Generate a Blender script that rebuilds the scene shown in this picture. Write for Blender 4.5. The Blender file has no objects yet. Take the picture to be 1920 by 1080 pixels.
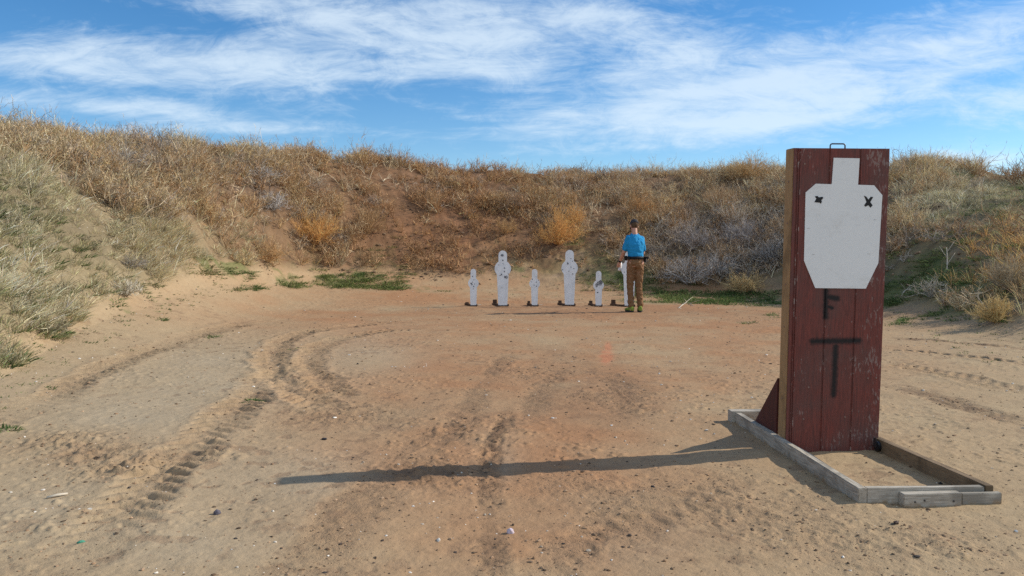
import bpy, bmesh, math, random
import numpy as np
from mathutils import Vector, Matrix, noise as mnoise
R = math.radians
C = bpy.context.scene
COL = C.collection
rng = np.random.default_rng(7)
random.seed(7)

# ------------------------------------------------------------------ camera
FPX = 1550.0; CAMH = 1.20; PITCH = math.atan(75 / FPX)
cd = bpy.data.cameras.new('camera'); cam = bpy.data.objects.new('camera', cd); COL.objects.link(cam)
cd.sensor_width = 36; cd.lens = 36 * FPX / 1920; cd.clip_start = 0.05; cd.clip_end = 9000
cam.location = (0, 0, CAMH); cam.rotation_euler = (math.pi / 2 - PITCH, 0, 0)
C.camera = cam
# ------------------------------------------------------------------ sun + sky
SUN_EL = R(31.5); SUN_AZ = R(77.5)            # azimuth from +Y towards +X
sd = Vector((math.cos(SUN_EL) * math.sin(SUN_AZ), math.cos(SUN_EL) * math.cos(SUN_AZ), math.sin(SUN_EL)))
sl = bpy.data.lights.new('sun', 'SUN'); sl.energy = 3.95; sl.angle = R(0.5); sl.color = (1.0, 0.925, 0.79)
so = bpy.data.objects.new('sun', sl); COL.objects.link(so); so.location = sd * 50
so.rotation_euler = sd.to_track_quat('Z', 'Y').to_euler()
C.view_settings.view_transform = 'Standard'; C.view_settings.look = 'None'
C.view_settings.exposure = 0.30; C.view_settings.gamma = 1; C.view_settings.use_curve_mapping = False
C.cycles.use_denoising = False; C.cycles.max_bounces = 6; C.cycles.diffuse_bounces = 3; C.cycles.transmission_bounces = 3

def build_world():
    w = bpy.data.worlds.new('World'); C.world = w; w.use_nodes = True
    nt = w.node_tree; nt.nodes.clear(); N = nt.nodes.new; L = nt.links.new
    def m(op, a, b=None, c=None, clamp=False):
        n = N('ShaderNodeMath'); n.operation = op; n.use_clamp = clamp
        for i, v in enumerate((a, b, c)):
            if v is None: continue
            if isinstance(v, (int, float)): n.inputs[i].default_value = v
            else: L(v, n.inputs[i])
        return n.outputs[0]
    out = N('ShaderNodeOutputWorld'); bg = N('ShaderNodeBackground'); bg.inputs['Strength'].default_value = 0.138
    sky = N('ShaderNodeTexSky'); sky.sky_type = 'NISHITA'; sky.sun_disc = False
    sky.sun_elevation = SUN_EL; sky.sun_rotation = SUN_AZ; sky.altitude = 1400
    sky.air_density = 1.0; sky.dust_density = 0.35; sky.ozone_density = 2.6
    tc = N('ShaderNodeTexCoord'); sx = N('ShaderNodeSeparateXYZ'); L(tc.outputs['Generated'], sx.inputs[0])
    yy = m('MAXIMUM', m('ABSOLUTE', sx.outputs[1]), 0.12)
    u = m('DIVIDE', sx.outputs[0], yy); v = m('DIVIDE', sx.outputs[2], yy)
    # a flat, high cloud layer: streaks foreshorten towards the horizon
    zz = m('ADD', m('MAXIMUM', sx.outputs[2], 0.0), 0.10)
    px = m('DIVIDE', sx.outputs[0], zz); py = m('DIVIDE', sx.outputs[1], zz)
    cv = N('ShaderNodeCombineXYZ'); L(px, cv.inputs[0]); L(py, cv.inputs[1])
    def noise(scale, sc3, rot, detail, rough, dist=0.0, src=None):
        mp = N('ShaderNodeMapping'); mp.inputs['Scale'].default_value = sc3; mp.inputs['Rotation'].default_value = (0, 0, rot)
        L(src or cv.outputs[0], mp.inputs[0])
        t = N('ShaderNodeTexNoise'); t.inputs['Scale'].default_value = scale; t.inputs['Detail'].default_value = detail
        t.inputs['Roughness'].default_value = rough; t.inputs['Distortion'].default_value = dist
        L(mp.outputs[0], t.inputs['Vector']); return t.outputs['Fac']
    n1 = noise(0.75, (1, 1.15, 1), R(-18), 9, 0.60, 0.7)
    n2 = noise(2.6, (0.6, 1.5, 1), R(-12), 7, 0.66, 0.5)
    uv = N('ShaderNodeCombineXYZ'); L(u, uv.inputs[0]); L(v, uv.inputs[1])
    n3 = noise(4.6, (1.0, 3.6, 1), R(-7), 12, 0.68, 1.3, uv.outputs[0])
    n4 = noise(13.0, (1.0, 2.6, 1), R(14), 8, 0.7, 1.6, uv.outputs[0])
    blobs = [  # px x, px y, half width, half height, tilt deg (rising to the right +), weight
        (230, 120, 480, 62, -3, 1.0), (560, 140, 230, 30, -2, .55), (640, 40, 350, 75, -12, 1.0), (890, 70, 190, 90, -20, .95),
        (1130, 40, 260, 70, -6, .9), (960, 125, 70, 45, -25, .6), (240, 205, 420, 26, -4, .75), (420, 245, 330, 18, 0, .55),
        (1300, 205, 390, 52, 6, 1.05), (1700, 130, 440, 66, 18, 1.1), (1500, 165, 260, 75, 8, .75), (1850, 300, 220, 26, 3, .75), (1240, 120, 240, 50, 5, .5),
        (1880, 190, 200, 55, 14, .7), (760, 128, 150, 12, -4, .3), (800, 200, 150, 14, -12, .35), (1620, 60, 330, 40, 10, .4), (1180, 280, 260, 14, 2, .35)]
    tot = None
    for X, Y, rx, ry, tilt, wt in blobs:
        cu = (X - 960) / FPX; cvv = (465 - Y) / FPX
        du = m('SUBTRACT', u, cu); dv = m('SUBTRACT', v, cvv); c, s = math.cos(R(tilt)), math.sin(R(tilt))
        a = m('MULTIPLY', m('MULTIPLY_ADD', dv, s, m('MULTIPLY', du, c)), FPX / rx)
        b = m('MULTIPLY', m('MULTIPLY_ADD', dv, c, m('MULTIPLY', du, -s)), FPX / ry)
        q = m('ADD', m('MULTIPLY', a, a), m('MULTIPLY', b, b))
        g = m('MULTIPLY', m('EXPONENT', m('MULTIPLY', q, -1.5)), wt)
        tot = g if tot is None else m('ADD', tot, g)
    tot = m('MINIMUM', tot, 1.0)
    side = m('GREATER_THAN', sx.outputs[1], 0.0)
    cover = m('ADD', m('MULTIPLY', tot, side), m('MULTIPLY', m('SUBTRACT', 1.0, side), 0.95))  # unseen sky behind the camera: extra cloud added to whiten the fill light
    det = m('ADD', m('ADD', m('MULTIPLY', n1, 0.40), m('MULTIPLY', n2, 0.28)), m('MULTIPLY', n3, 0.62))   # ~0.65 mean
    dens = m('ADD', m('MULTIPLY', cover, 0.70), m('ADD', m('MULTIPLY', m('SUBTRACT', det, 0.65), 1.9), m('MULTIPLY', m('SUBTRACT', n4, 0.5), 0.85)))
    mr = N('ShaderNodeMapRange'); mr.interpolation_type = 'SMOOTHSTEP'; L(dens, mr.inputs[0])
    mr.inputs[1].default_value = 0.04; mr.inputs[2].default_value = 0.92; mr.inputs[3].default_value = 0.0; mr.inputs[4].default_value = 0.71
    hz = m('MULTIPLY', mr.outputs[0], 1.0)
    hs = N('ShaderNodeHueSaturation'); hs.inputs['Saturation'].default_value = 1.30; hs.inputs['Value'].default_value = 0.84; L(sky.outputs[0], hs.inputs['Color'])
    mix = N('ShaderNodeMix'); mix.data_type = 'RGBA'; L(hz, mix.inputs['Factor']); L(hs.outputs[0], mix.inputs['A'])
    mix.inputs['B'].default_value = (4.9, 5.65, 6.25, 1)
    L(mix.outputs['Result'], bg.inputs['Color']); L(bg.outputs[0], out.inputs[0])
build_world()

# ------------------------------------------------------------------ helpers
def tag(o, label=None, cat=None, group=None, kind=None):
    for k, v in (('label', label), ('category', cat), ('group', group), ('kind', kind)):
        if v: o[k] = v
    return o
def thing(name, label, cat, loc=(0, 0, 0), rz=0, group=None):
    o = bpy.data.objects.new(name, None); COL.objects.link(o); o.location = loc; o.rotation_euler = (0, 0, rz)
    o.empty_display_size = 0.1
    return tag(o, label, cat, group)
def link(name, me, mat, parent=None):
    o = bpy.data.objects.new(name, me); COL.objects.link(o)
    if mat:
        for mm in (mat if isinstance(mat, (list, tuple)) else [mat]): me.materials.append(mm)
    if parent: o.parent = parent
    return o
def obj(name, bm, mat, parent=None, smooth=False, loc=None, rot=None):
    bmesh.ops.recalc_face_normals(bm, faces=bm.faces)
    me = bpy.data.meshes.new(name); bm.to_mesh(me); bm.free()
    if smooth: me.polygons.foreach_set('use_smooth', [True] * len(me.polygons))
    o = link(name, me, mat, parent)
    if loc: o.location = loc
    if rot: o.rotation_euler = rot
    return o
def bx(bm, x0, x1, y0, y1, z0, z1, bev=0.0, mi=0):
    g = bmesh.ops.create_cube(bm, size=1, matrix=Matrix.Translation(((x0 + x1) / 2, (y0 + y1) / 2, (z0 + z1) / 2)) @ Matrix.Diagonal((x1 - x0, y1 - y0, z1 - z0, 1)))
    fs = set(f for v in g['verts'] for f in v.link_faces)
    for f in fs: f.material_index = mi
    if bev: bmesh.ops.bevel(bm, geom=list({e for f in fs for e in f.edges}), offset=bev, segments=2, affect='EDGES')
def tube(bm, pts, rad, seg=10, cap=True):
    pts = [Vector(p) for p in pts]; rr = rad if isinstance(rad, (list, tuple)) else [rad] * len(pts); rings = []
    for i, p in enumerate(pts):
        t = (pts[min(i + 1, len(pts) - 1)] - pts[max(i - 1, 0)]).normalized()
        a = t.orthogonal().normalized()
        if i: a = (pa - t * pa.dot(t)).normalized()
        pa = a; b = t.cross(a)
        rings.append([bm.verts.new(p + (a * math.cos(k * 2 * math.pi / seg) + b * math.sin(k * 2 * math.pi / seg)) * rr[i]) for k in range(seg)])
    for q in range(len(rings) - 1):
        for k in range(seg): bm.faces.new((rings[q][k], rings[q][(k + 1) % seg], rings[q + 1][(k + 1) % seg], rings[q + 1][k]))
    if cap: bm.faces.new(rings[0][::-1]); bm.faces.new(rings[-1])
def loft(bm, rings, cap=True):
    """rings of (centre, half x-axis vector, half y-axis vector)"""
    S = 20; rs = []
    for c, a, b in rings:
        c, a, b = Vector(c), Vector(a), Vector(b)
        rs.append([bm.verts.new(c + a * math.cos(k * 2 * math.pi / S) + b * math.sin(k * 2 * math.pi / S)) for k in range(S)])
    for q in range(len(rs) - 1):
        for k in range(S): bm.faces.new((rs[q][k], rs[q][(k + 1) % S], rs[q + 1][(k + 1) % S], rs[q + 1][k]))
    if cap: bm.faces.new(rs[0][::-1]); bm.faces.new(rs[-1])
def prism(bm, pts, y0, y1, mi=0):
    """polygon in the XZ plane extruded from y0 to y1"""
    a = [bm.verts.new((p[0], y0, p[1])) for p in pts]; b = [bm.verts.new((p[0], y1, p[1])) for p in pts]; n = len(pts)
    fs = [bm.faces.new(a), bm.faces.new(b[::-1])] + [bm.faces.new((a[i], b[i], b[(i + 1) % n], a[(i + 1) % n])) for i in range(n)]
    for f in fs: f.material_index = mi

class Mat:
    def __init__(s, name, rough=0.8, col=(0.5, 0.5, 0.5), spec=0.3, metal=0.0):
        s.m = bpy.data.materials.new(name); s.m.use_nodes = True; s.nt = s.m.node_tree; s.N = s.nt.nodes.new; s.L = s.nt.links.new
        s.b = s.nt.nodes['Principled BSDF']; s.b.inputs['Roughness'].default_value = rough; s.b.inputs['Base Color'].default_value = (*col, 1)
        s.b.inputs['Specular IOR Level'].default_value = spec; s.b.inputs['Metallic'].default_value = metal
        s.tc = s.N('ShaderNodeTexCoord')
    def math(s, op, a, b=None, c=None, clamp=False):
        n = s.N('ShaderNodeMath'); n.operation = op; n.use_clamp = clamp
        for i, v in enumerate((a, b, c)):
            if v is None: continue
            if isinstance(v, (int, float)): n.inputs[i].default_value = v
            else: s.L(v, n.inputs[i])
        return n.outputs[0]
    def noise(s, scale, detail=4, rough=0.6, sc3=(1, 1, 1), dist=0, space='Object', loc=(0, 0, 0)):
        mp = s.N('ShaderNodeMapping'); mp.inputs['Scale'].default_value = sc3; mp.inputs['Location'].default_value = loc; s.L(s.tc.outputs[space], mp.inputs[0])
        t = s.N('ShaderNodeTexNoise'); t.inputs['Scale'].default_value = scale; t.inputs['Detail'].default_value = detail
        t.inputs['Roughness'].default_value = rough; t.inputs['Distortion'].default_value = dist
        s.L(mp.outputs[0], t.inputs['Vector']); return t.outputs['Fac']
    def ramp(s, f, lo, hi):
        n = s.N('ShaderNodeMapRange'); n.interpolation_type = 'SMOOTHSTEP'; s.L(f, n.inputs[0]); n.inputs[1].default_value = lo; n.inputs[2].default_value = hi
        return n.outputs[0]
    def mix(s, f, a, b, mode='MIX'):
        n = s.N('ShaderNodeMix'); n.data_type = 'RGBA'; n.blend_type = mode
        if isinstance(f, (int, float)): n.inputs['Factor'].default_value = f
        else: s.L(f, n.inputs['Factor'])
        for k, v in (('A', a), ('B', b)):
            if isinstance(v, tuple): n.inputs[k].default_value = (*v, 1)
            else: s.L(v, n.inputs[k])
        return n.outputs['Result']
    def color(s, c): s.L(c, s.b.inputs['Base Color']); return s
    def bump(s, h, strength, dist):
        n = s.N('ShaderNodeBump'); n.inputs['Strength'].default_value = strength; n.inputs['Distance'].default_value = dist; s.L(h, n.inputs['Height'])
        s.L(n.outputs[0], s.b.inputs['Normal']); return s

# ------------------------------------------------------------------ numpy noise
def vnoise(x, y, seed=0):
    xi = np.floor(x).astype(np.int64); yi = np.floor(y).astype(np.int64); fx = x - xi; fy = y - yi
    fx = fx * fx * fx * (fx * (fx * 6 - 15) + 10); fy = fy * fy * fy * (fy * (fy * 6 - 15) + 10)
    def h(a, b):
        n = (a * 374761393 + b * 668265263 + seed * 1274126177) & 0x7fffffff
        n = ((n ^ (n >> 13)) * 1103515245) & 0x7fffffff; n = ((n ^ (n >> 11)) * 12345677) & 0x7fffffff
        return ((n ^ (n >> 15)) & 0xffff) / 32767.5 - 1
    return (h(xi, yi) * (1 - fx) + h(xi + 1, yi) * fx) * (1 - fy) + (h(xi, yi + 1) * (1 - fx) + h(xi + 1, yi + 1) * fx) * fy
def fbm(x, y, f, o=4, seed=0, g=0.5):
    s = 0; a = 1.0; t = 0
    for k in range(o):
        c, sn = math.cos(k * 1.1), math.sin(k * 1.1)
        s = s + a * vnoise((x * c - y * sn) * f + 17.3 * k, (x * sn + y * c) * f - 9.1 * k, seed + k * 13); t += a; a *= g; f *= 2.03
    return s / t

# ------------------------------------------------------------------ terrain: flat pit floor inside a U-shaped earth berm
cp, sp_ = math.cos(PITCH), math.sin(PITCH)
def ray(X, Y):
    r = (X - 960) / FPX; u = (540 - Y) / FPX
    return Vector((r, cp + u * sp_, -sp_ + u * cp))
def zat(Y, d): return CAMH + (465 - Y) / FPX * d
# column px, floor end depth, toe (px row, depth), crest (px row, crest depth)
TAB = [(0, 5.6, 690, 7.8, 242, 15.0), (80, 6.6, 640, 9.4, 252, 16.0), (160, 7.6, 592, 11.0, 262, 17.0), (300, 9.5, 548, 13.5, 274, 18.8),
       (400, 11.5, 512, 16.0, 280, 20.2), (520, 13.5, 520, 18.4, 288, 22.0), (600, 14.5, 522, 19.8, 296, 23.5), (800, 16.5, 524, 21.0, 316, 26.5),
       (1000, 17.5, 534, 21.2, 328, 28.5), (1200, 17.5, 546, 20.4, 336, 28.8), (1330, 17.2, 550, 19.8, 334, 28.0), (1450, 16.5, 552, 19.0, 328, 26.8),
       (1700, 11.5, 575, 14.5, 312, 24.0), (1770, 10.5, 590, 13.2, 316, 23.4), (1850, 9.2, 612, 11.8, 334, 22.6), (1920, 8.2, 636, 10.6, 338, 22.0)]
A, R0, R1, Z1, R2, Z2 = [], [], [], [], [], []
for X, d0, Y1, d1, Y2, d2 in TAB:
    t = (X - 960) / FPX; k = math.sqrt(1 + t * t)
    A.append(math.degrees(math.atan(t))); R0.append(d0 * k); R1.append(d1 * k); Z1.append(zat(Y1, d1)); R2.append(d2 * k); Z2.append(zat(Y2, d2))
pre = [(-180, 8, 10, 0, 16, 0), (-130, 7, 9, 0, 15, 0), (-100, 6.5, 8.6, .06, 14.5, 3.2), (-60, 6.4, 8.6, .06, 15, 3.5), (-42, 6.3, 8.7, .06, 16.3, 3.5)]
post = [(42, 8.6, 11.4, .1, 22, 3.1), (65, 8.4, 11, .1, 19, 3.1), (100, 8, 10.5, .06, 17, 3.1), (130, 8, 10, 0, 16, 0), (180, 8, 10, 0, 16, 0)]
for lst, P in ((pre, 0), (post, 1)):
    cols = list(zip(*lst)); tgt = [A, R0, R1, Z1, R2, Z2]
    for i in range(6): tgt[i][:] = (list(cols[i]) + tgt[i]) if P == 0 else (tgt[i] + list(cols[i]))
AZF = np.linspace(-180, 180, 1441)
def smooth_tab(v):
    q = np.interp(AZF, A, v); k = np.hanning(17); k /= k.sum()
    return np.convolve(np.pad(q, 8, mode='edge'), k, mode='valid')
TR0, TR1, TZ1, TR2, TZ2 = [smooth_tab(v) for v in (R0, R1, Z1, R2, Z2)]

def px2ground(X, Y, z=0.0):
    d = ray(X, Y); t = (z - CAMH) / d.z; return (d.x * t, d.y * t)
# tyre tracks, as pixel polylines laid on the flat floor -> world metres: (pts, half width, depth, cleats)
TRK = [([(60, 1110), (133, 1053), (222, 973), (311, 875), (387, 813), (444, 764), (489, 722), (505, 690)], 0.150, 0.021, 1),
       ([(-60, 815), (0, 787), (89, 747), (178, 700), (289, 655), (378, 628), (470, 606)], 0.17, 0.017, 1),
       ([(622, 772), (555, 733), (515, 690), (512, 662), (540, 635), (600, 620), (690, 608), (770, 602)], 0.16, 0.025, 1),
       ([(640, 752), (600, 715), (580, 690), (580, 667), (622, 640), (700, 624), (790, 616)], 0.15, 0.023, 1),
       ([(930, 1110), (922, 1000), (914, 930), (912, 880), (925, 830), (945, 790), (950, 760)], 0.055, 0.018, 0),
       ([(830, 850), (870, 780), (900, 730), (930, 690), (960, 660)], 0.10, 0.008, 0),
       ([(1010, 800), (1000, 760), (1020, 720), (1060, 690)], 0.10, 0.006, 0),
       ([(1120, 690), (1160, 720), (1180, 765), (1185, 800)], 0.12, 0.007, 0),
       ([(1660, 634), (1760, 640), (1860, 650), (1960, 662)], 0.09, 0.02, 0),
       ([(1640, 652), (1760, 664), (1860, 676), (1980, 690)], 0.10, 0.02, 1),
       ([(1640, 676), (1760, 700), (1860, 722), (1980, 744)], 0.13, 0.014, 1),
       ([(1640, 716), (1740, 740), (1850, 775), (1980, 810)], 0.12, 0.012, 0),
       ([(1100, 1040), (1240, 960), (1360, 900), (1420, 870)], 0.12, 0.005, 1),
       ([(560, 1110), (620, 1010), (700, 920), (780, 850), (840, 790)], 0.12, 0.005, 0),
       ([(980, 1110), (1100, 1000), (1180, 930), (1260, 880)], 0.10, 0.004, 1)]
# mounds: (px X, px Y, radius m, height m, roughness)
MND = [(800, 888, 0.34, 0.024, 1), (120, 828, 0.28, 0.028, 1), (240, 878, 0.26, 0.025, 1), (180, 850, .3, .02, 1), (1080, 905, 0.35, 0.008, 1), (1250, 930, .4, .004, 1),
       (1350, 950, .35, .004, 1), (1120, 745, .35, .01, 1), (1480, 960, .35, .005, 1), (640, 775, .5, .015, 1), (1000, 700, .5, .012, 1), (1730, 1010, .3, .008, 1), (1560, 1020, .35, .008, 1)]
def polyw(pts):
    P = np.array([px2ground(*p) for p in pts]); 
    # Catmull-Rom densify
    out = []; Q = np.vstack([2 * P[0] - P[1], P, 2 * P[-1] - P[-2]])
    for i in range(1, len(Q) - 2):
        for t in np.linspace(0, 1, 7)[:-1]:
            out.append(0.5 * ((2 * Q[i]) + (Q[i + 1] - Q[i - 1]) * t + (2 * Q[i - 1] - 5 * Q[i] + 4 * Q[i + 1] - Q[i + 2]) * t * t + (3 * Q[i] - Q[i - 1] - 3 * Q[i + 1] + Q[i + 2]) * t ** 3))
    out.append(P[-1]); return np.array(out)
TRKW = [(polyw(p), w, d, c) for p, w, d, c in TRK]

def macro(x, y):
    r = np.hypot(x, y); a = np.degrees(np.arctan2(x, y)); wob = fbm(a * 0.25, r * 0.0 + 3, 1.0, 3, 5)
    r0, r1, z1, r2, z2 = [np.interp(a, AZF, t) for t in (TR0, TR1, TZ1, TR2, TZ2)]
    h = 0
    for o, wt in ((-.7, .2), (-.35, .2), (0, .2), (.35, .2), (.7, .2)):
        q = r + o
        f = np.clip((q - r0) / np.maximum(r1 - r0, .1), 0, 1); s = np.clip((q - r1) / np.maximum(r2 - r1, .1), 0, 1)
        b = np.clip((q - r2 - 1.6) / 9.0, 0, 1)
        h = h + wt * (z1 * f * f + (z2 - z1) * (s + 0.10 * np.sin(s * math.pi)) - (z2 + 0.02) * b)
    return h, (r - r1) / np.maximum(r2 - r1, .1), r, r1, r2
def terrain(x, y, fine=True):
    h, s, r, r1, r2 = macro(x, y)
    hill = np.clip(s * 4 + 0.3, 0, 1) * np.clip((r2 + 10 - r) / 3, 0, 1)
    n = 0.16 * fbm(x, y, 0.45, 4, 3) + 0.05 * fbm(x, y, 2.2, 3, 9)
    crest = np.clip(1 - np.abs(r - r2) / 2.5, 0, 1)
    h = h + hill * n + hill * crest * .14 * fbm(x, y, .55, 3, 7) + (1 - hill) * (0.018 * fbm(x, y, 0.9, 3, 21) + 0.008 * fbm(x, y, 3.1, 3, 22)) * np.clip((60 - r) / 30, 0, 1)
    if not fine: return h
    h = h + hill * (0.045 * fbm(x, y, 4.5, 4, 31) + 0.03 * np.maximum(fbm(x, y, 9, 2, 37) - .15, 0))
    near = np.clip((34 - r) / 6, 0, 1)
    h = h + near * (1 - hill * .5) * (0.0028 * fbm(x, y, 11, 3, 41) + 0.0017 * fbm(x, y, 38, 2, 45))
    # trampled and clodded zones
    cl = np.clip(fbm(x, y, 0.8, 3, 51) * 2.2 + .15, 0, 1)
    h = h + near * (1 - hill) * cl * 0.012 * np.maximum(fbm(x, y, 20, 2, 55) - 0.18, 0) * 1.6
    return h
def track_field(x, y):
    """returns height offset, disturbed-soil mask, rut mask"""
    dh = np.zeros_like(x); mask = np.zeros_like(x); rut = np.zeros_like(x)
    for ti, (P, w, dep, cle) in enumerate(TRKW):
        sel = (x > P[:, 0].min() - .6) & (x < P[:, 0].max() + .6) & (y > P[:, 1].min() - .6) & (y < P[:, 1].max() + .6)
        idx = np.nonzero(sel)[0]
        if not len(idx): continue
        X, Y = x[idx], y[idx]; best = np.full(len(idx), 9.0); sd_ = np.zeros(len(idx)); arc = np.zeros(len(idx)); acc = 0
        for i in range(len(P) - 1):
            a, b = P[i], P[i + 1]; L = np.hypot(*(b - a)); t = np.clip(((X - a[0]) * (b[0] - a[0]) + (Y - a[1]) * (b[1] - a[1])) / L ** 2, 0, 1)
            dx = X - a[0] - t * (b[0] - a[0]); dy = Y - a[1] - t * (b[1] - a[1]); dd = np.hypot(dx, dy); k = dd < best
            best[k] = dd[k]; arc[k] = acc + t[k] * L; sd_[k] = np.sign(dx * (b[1] - a[1]) - dy * (b[0] - a[0]))[k] * dd[k]; acc += L
        q = best / w * (1 + .42 * fbm(X, Y, 4, 3, 60 + ti)); ends = np.clip(arc / .5, 0, 1) * np.clip((acc - arc) / .6, 0, 1)
        fade = ends * np.clip(.85 + .8 * fbm(X, Y, 1.1, 2, 70 + ti), 0.25, 1)
        inside = np.clip(1.25 - q, 0, 1); inside = inside * inside * (3 - 2 * inside)
        off = (-dep * .45 * inside + dep * .55 * np.exp(-((q - 1.35) / .28) ** 2)) * (1 if cle else .25)
        if cle:
            ph = arc * 2 * math.pi / 0.145 + np.abs(sd_) / w * 3.4 + 1.7 * fbm(X, Y, 2.6, 3, 80)
            cleat = np.clip(np.sin(ph) * 1.6, -1, 1) * np.clip((1.2 - q) * 3, 0, 1) * np.clip(q * 3.2 - .12, .25, 1)
            off = off + dep * .75 * cleat * np.clip(.95 + 1.2 * fbm(X, Y, 4.5, 2, 85), .25, 1.4)
            off = off + dep * .5 * inside * fbm(X, Y, 14, 2, 90)
        else: off = off + dep * 1.3 * fbm(X, Y, 16, 3, 91) * np.clip(1.6 - q, 0, 1)
        dh[idx] += off * fade; mask[idx] = np.maximum(mask[idx], np.clip(1.7 - q, 0, 1) * fade); rut[idx] = np.maximum(rut[idx], (inside * fade) * (0 if cle else 1) * min(1, dep / .018))
    for X, Y, rad, hh, _ in MND:
        cx, cy = px2ground(X, Y); d = np.hypot((x - cx), (y - cy)) / rad; g = np.exp(-d * d * 1.3); sel = g > .02
        n = np.where(sel, .5 + .9 * fbm(x, y, 12, 3, 97) + 1.0 * np.maximum(fbm(x, y, 26, 2, 98), 0), 0)
        dh += g * hh * n; mask = np.maximum(mask, np.where(sel, g, 0))
    return dh, mask, rut
def hz(x, y):
    a = np.atleast_1d(np.asarray(x, float)); b = np.atleast_1d(np.asarray(y, float)); v = terrain(a, b)
    return v if np.ndim(x) else float(v[0])
def project(x, y, z):
    dz = z - CAMH; dep = y * cp - dz * sp_; dep = np.maximum(dep, 1e-3)
    return 960 + FPX * x / dep, 540 - FPX * (y * sp_ + dz * cp) / dep
def hit(X, Y):
    """where the line of sight through a pixel meets the terrain"""
    d = ray(X, Y); t = np.linspace(2.5, 34, 1600); x, y, z = d.x * t, d.y * t, CAMH + d.z * t
    k = np.nonzero(z < terrain(x, y, False))[0]; k = k[0] if len(k) else len(t) - 1
    return float(x[k]), float(y[k]), hz(float(x[k]), float(y[k]))

ROWS0, ROWD, COLD = 230, 30, 80
VMAP = [  # ground cover by view direction: 1 gold grass, 2 sparse gold, 3 brown weeds, 4 sparse brown, 5 grey weeds, 6 pale bunch grass, 7 sparse olive, 8 green, 9 sparse green, 10 bare slope, 0 sand
    (1, 1, 1, 5, 1, 1, 3, 3, 3, 3, 3, 3, 3, 3, 3, 3, 3, 3, 3, 3, 3, 1, 1, 4, 4),
    (1, 1, 1, 1, 5, 1, 3, 3, 3, 3, 3, 3, 3, 3, 3, 3, 3, 3, 3, 3, 3, 1, 1, 4, 4),
    (6, 6, 1, 5, 5, 1, 1, 3, 3, 3, 4, 4, 4, 3, 4, 3, 1, 1, 1, 1, 1, 1, 7, 1, 4),
    (6, 6, 6, 1, 1, 3, 3, 1, 3, 3, 4, 4, 3, 4, 3, 4, 3, 3, 1, 1, 1, 1, 7, 6, 4),
    (7, 6, 6, 1, 1, 3, 5, 3, 3, 3, 4, 3, 3, 5, 3, 4, 3, 1, 3, 3, 3, 1, 6, 7, 9),
    (7, 7, 6, 6, 1, 3, 5, 3, 1, 3, 4, 3, 3, 3, 1, 3, 1, 3, 3, 3, 3, 1, 6, 7, 7),
    (7, 7, 7, 6, 6, 1, 1, 3, 1, 3, 10, 4, 4, 1, 1, 3, 3, 3, 3, 5, 3, 3, 7, 7, 9),
    (7, 7, 7, 7, 6, 6, 1, 1, 3, 10, 10, 10, 4, 1, 10, 3, 5, 5, 5, 5, 5, 9, 7, 9, 7),
    (6, 6, 7, 6, 6, 6, 3, 1, 3, 10, 10, 10, 10, 4, 9, 3, 5, 5, 5, 5, 5, 9, 4, 4, 2),
    (6, 6, 6, 6, 6, 9, 4, 3, 4, 10, 10, 10, 9, 9, 9, 4, 5, 5, 5, 5, 5, 9, 8, 2, 2),
    (6, 6, 6, 6, 6, 0, 9, 8, 8, 8, 10, 0, 0, 0, 9, 8, 3, 5, 2, 5, 8, 8, 8, 8, 2),
    (6, 6, 6, 9, 0, 0, 0, 9, 0, 0, 9, 0, 0, 0, 0, 9, 8, 8, 9, 8, 8, 8, 9, 1, 4),
    (6, 6, 7, 0, 0, 0, 0, 0, 0, 0, 0, 0, 0, 0, 0, 9, 9, 0, 0, 9, 9, 0, 9, 2, 9),
    (6, 7, 0, 0, 0, 0, 0, 0, 0, 0, 0, 0, 0, 0, 0, 0, 0, 0, 0, 0, 0, 0, 0, 0, 0),
    (6, 0, 0, 0, 0, 0, 0, 0, 0, 0, 0, 0, 0, 0, 0, 0, 0, 0, 0, 0, 0, 0, 0, 0, 0),
    (6, 0, 0, 0, 0, 0, 0, 0, 0, 0, 0, 0, 0, 0, 0, 0, 0, 0, 0, 0, 0, 0, 0, 0, 0),
    (0, 0, 0, 0, 0, 0, 0, 0, 0, 0, 0, 0, 0, 0, 0, 0, 0, 0, 0, 0, 0, 0, 0, 0, 0)]
KEY = np.array([ord(c) for c in ('.', 'G', 'g', 'B', 'b', 'T', 'P', 'p', 'N', 'n', 'S')])
def zone(X, Y):
    ci = np.clip(np.round(X / COLD).astype(int), 0, 24); ri = np.clip(np.round((Y - ROWS0) / ROWD).astype(int), 0, len(VMAP) - 1)
    tab = KEY[np.array(VMAP)]; return tab[ri, ci]
def blob(X, Y, cx, cy, rx, ry): return np.exp(-(((X - cx) / rx) ** 2 + ((Y - cy) / ry) ** 2))

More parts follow.
